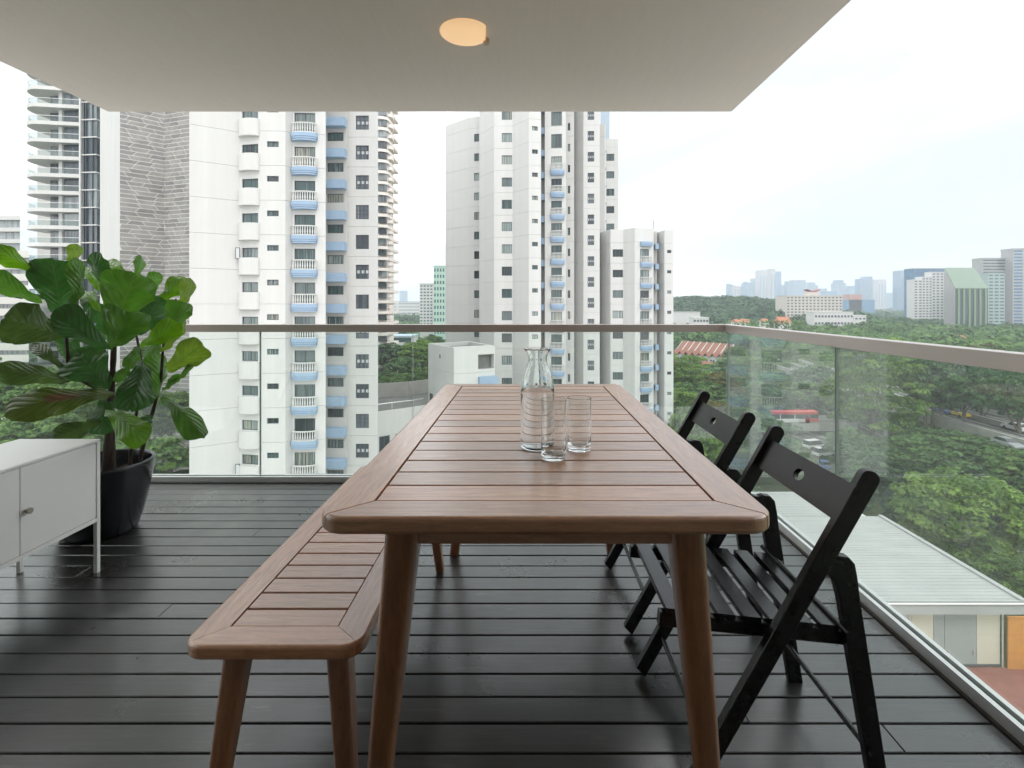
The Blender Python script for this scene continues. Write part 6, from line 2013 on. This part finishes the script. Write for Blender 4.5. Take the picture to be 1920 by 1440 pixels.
grid_block('office_tower', 1853, 1884, 513, 540, 'narrow pale green glazed block right of the green roof', simple('pale_green_clad', (0.33, 0.40, 0.39), 0.5), M['tealwin'], 3, 16, 612, 0.7, 0.45)
# between the towers
grid_block('office_building', 690, 800, 566, 900, 'white banded office building with a blue top storey, far off between the white towers', M['white_wall'], simple('band_grey', (0.30, 0.33, 0.36), 0.5), 2, 5, 596, 0.92, 0.35, topm=simple('blue_band', (0.16, 0.25, 0.45), 0.6))
grid_block('apartment_block', 787, 812, 533, 330, 'white balconied block left of the mint green one, between the white towers', M['white_wall'], M['tealwin'], 4, 15, 622, 0.6, 0.4)
grid_block('apartment_block', 813, 845, 500, 300, 'mint green apartment block with dark paired windows beside the middle white tower', M['mint'], M['tealwin'], 6, 11, 628, 0.5, 0.5)
grid_block('office_tower', 749, 763, 545.5, 2200, 'lone hazy tower far away between the white towers', M['paleblue'], M['greyclad'], 0, 0)
e = grid_block('building', 728, 772, 632, 210, 'long low hall with a pale blue metal roof among the trees between the towers', M['white_wall'], M['darkteal'], 1, 1, 642, 0.95, 0.8, topm=simple('pale_blue_roof', (0.40, 0.50, 0.58), 0.5))
grid_block('office_tower', 1126, 1143, 200, 330, 'round cornered glass tower whose top shows above the middle white tower', simple('pale_curtain_wall', (0.45, 0.52, 0.58), 0.3), M['paleblue'], 4, 34, 262, 0.8, 0.5, depth=10)

SKY = [(1367, 1382, 532, 'a'), (1376, 1387, 536, 'w'), (1386, 1409, 537.5, 'a'), (1394, 1409, 531, 'b'), (1398.5, 1412, 528, 'a'), (1411, 1424, 522, 'b'), (1423.5, 1440, 506.5, 'w'), (1435, 1444, 522, 'a'), (1443.5, 1456, 504, 'w'),
       (1455, 1465, 509, 'c'), (1464, 1477, 534.5, 'a'), (1476, 1489, 527.5, 'a'), (1489, 1510.5, 525, 'b'), (1512, 1534, 529.5, 'b'), (1529, 1551, 541, 'a'), (1549, 1569, 546, 'c'), (1568.5, 1586, 525, 'a'), (1586, 1592, 540, 'c'),
       (1595, 1612, 536, 'c'), (1611.5, 1637, 518.5, 'c'), (1646, 1662, 524, 'w'), (1660, 1690, 549, 'a'), (1683, 1690, 540, 'a'), (1688.5, 1714, 507, 'b'), (1706, 1716, 507, 'w'), (1592, 1616, 552, 'r'), (1580, 1640, 562, 'c')]
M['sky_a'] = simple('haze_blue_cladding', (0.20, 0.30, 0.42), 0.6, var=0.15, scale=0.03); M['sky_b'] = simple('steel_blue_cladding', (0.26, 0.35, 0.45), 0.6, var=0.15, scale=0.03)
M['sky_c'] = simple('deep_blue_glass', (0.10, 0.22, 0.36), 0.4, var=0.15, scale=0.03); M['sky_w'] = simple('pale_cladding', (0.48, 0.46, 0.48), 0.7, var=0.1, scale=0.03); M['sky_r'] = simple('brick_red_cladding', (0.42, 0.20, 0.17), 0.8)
SKL = ['first hazy tower at the left end of the skyline, with a slanted top', 'narrow pale tower leaning against the leftmost slanted skyline tower', 'wide low blue block just right of the leftmost skyline towers',
 'steel blue tower rising from the wide low block at the skyline left', 'blue tower with slanted roof just left of the big pale round shouldered tower', 'steel blue tower in front of the left foot of the big pale tower',
 'big pale tower with cut off corners, left of the two tallest', 'low blue tower squeezed between the two pale tallest towers', 'tallest pale slender tower of the whole skyline', 'deep blue slab leaning on the right of the tallest pale tower',
 'low blue block at the right foot of the tallest skyline towers', 'flat topped blue grey tower right of the tallest cluster', 'wide steel blue tower behind the beige slab, left of the maroon canopy', 'stepped blue tower behind the maroon canopy',
 'long low blue block right behind the maroon canopy', 'long low deep blue block behind the right end of the beige slab', 'lone stepped tower above the right end of the beige slab', 'thin low deep blue tower at the side of the lone stepped tower',
 'deep blue tower just left of the curved glass tower', 'curved blue glass tower with a swept right edge', 'lone slim pinkish tower between the curved tower and the right hand group', 'low pale blue block behind the round dark tree',
 'small step of the tall steel blue tower at the right group', 'tall steel blue tower left of the blue glass slab', 'pale slab edge directly left of the blue glass slab', 'brick red low block at the foot of the curved blue tower', 'long dark blue low block below the curved blue tower']
DS = 2600
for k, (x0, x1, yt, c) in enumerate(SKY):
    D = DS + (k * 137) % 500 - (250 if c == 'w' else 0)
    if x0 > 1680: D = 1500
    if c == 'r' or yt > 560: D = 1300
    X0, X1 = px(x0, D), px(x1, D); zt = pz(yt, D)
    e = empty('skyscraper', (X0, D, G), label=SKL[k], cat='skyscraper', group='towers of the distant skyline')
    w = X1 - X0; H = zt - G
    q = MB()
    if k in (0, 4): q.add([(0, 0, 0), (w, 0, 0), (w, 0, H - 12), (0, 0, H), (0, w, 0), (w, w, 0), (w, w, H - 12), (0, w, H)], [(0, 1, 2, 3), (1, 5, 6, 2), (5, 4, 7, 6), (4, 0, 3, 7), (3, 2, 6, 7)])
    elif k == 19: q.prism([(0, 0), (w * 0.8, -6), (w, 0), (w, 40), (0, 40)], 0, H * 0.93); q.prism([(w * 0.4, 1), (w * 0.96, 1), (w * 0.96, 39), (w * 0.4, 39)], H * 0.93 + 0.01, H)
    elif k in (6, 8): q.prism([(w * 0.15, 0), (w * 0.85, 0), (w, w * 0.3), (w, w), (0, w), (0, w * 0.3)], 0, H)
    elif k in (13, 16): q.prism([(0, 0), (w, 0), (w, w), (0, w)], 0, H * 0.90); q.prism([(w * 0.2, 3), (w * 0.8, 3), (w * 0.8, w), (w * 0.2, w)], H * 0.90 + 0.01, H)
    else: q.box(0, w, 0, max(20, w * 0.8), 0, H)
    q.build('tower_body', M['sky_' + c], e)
    q = MB()
    nb = max(2, int(w / 14))
    for i in range(nb if yt < 545 else 0): q.box(w * (i + 0.3) / nb, w * (i + 0.7) / nb, -7.5 if k == 19 else -0.6, -6.2 if k == 19 else -0.05, H * 0.12, H * 0.86)
    if not q.v: continue
    o = q.build('window_strip', M['sky_' + {'a': 'b', 'b': 'a', 'c': 'a', 'w': 'a', 'r': 'w'}[c]], e); o['kind'] = 'stuff'

# ------------------------------------------------------------------ the air
m = bpy.data.materials.new('haze')
m.use_nodes = True
t = m.node_tree; t.nodes.clear()
ho = t.nodes.new('ShaderNodeOutputMaterial'); pv = t.nodes.new('ShaderNodeVolumePrincipled')
pv.inputs['Color'].default_value = (0.84, 0.92, 1.0, 1)
pv.inputs['Density'].default_value = 0.00027
pv.inputs['Anisotropy'].default_value = 0.2
t.links.new(pv.outputs[0], ho.inputs['Volume'])
q = MB(); q.box(-1450, 3650, -150, 4250, G - 1.0, 330)
tag(q.build('haze', m), kind='stuff')
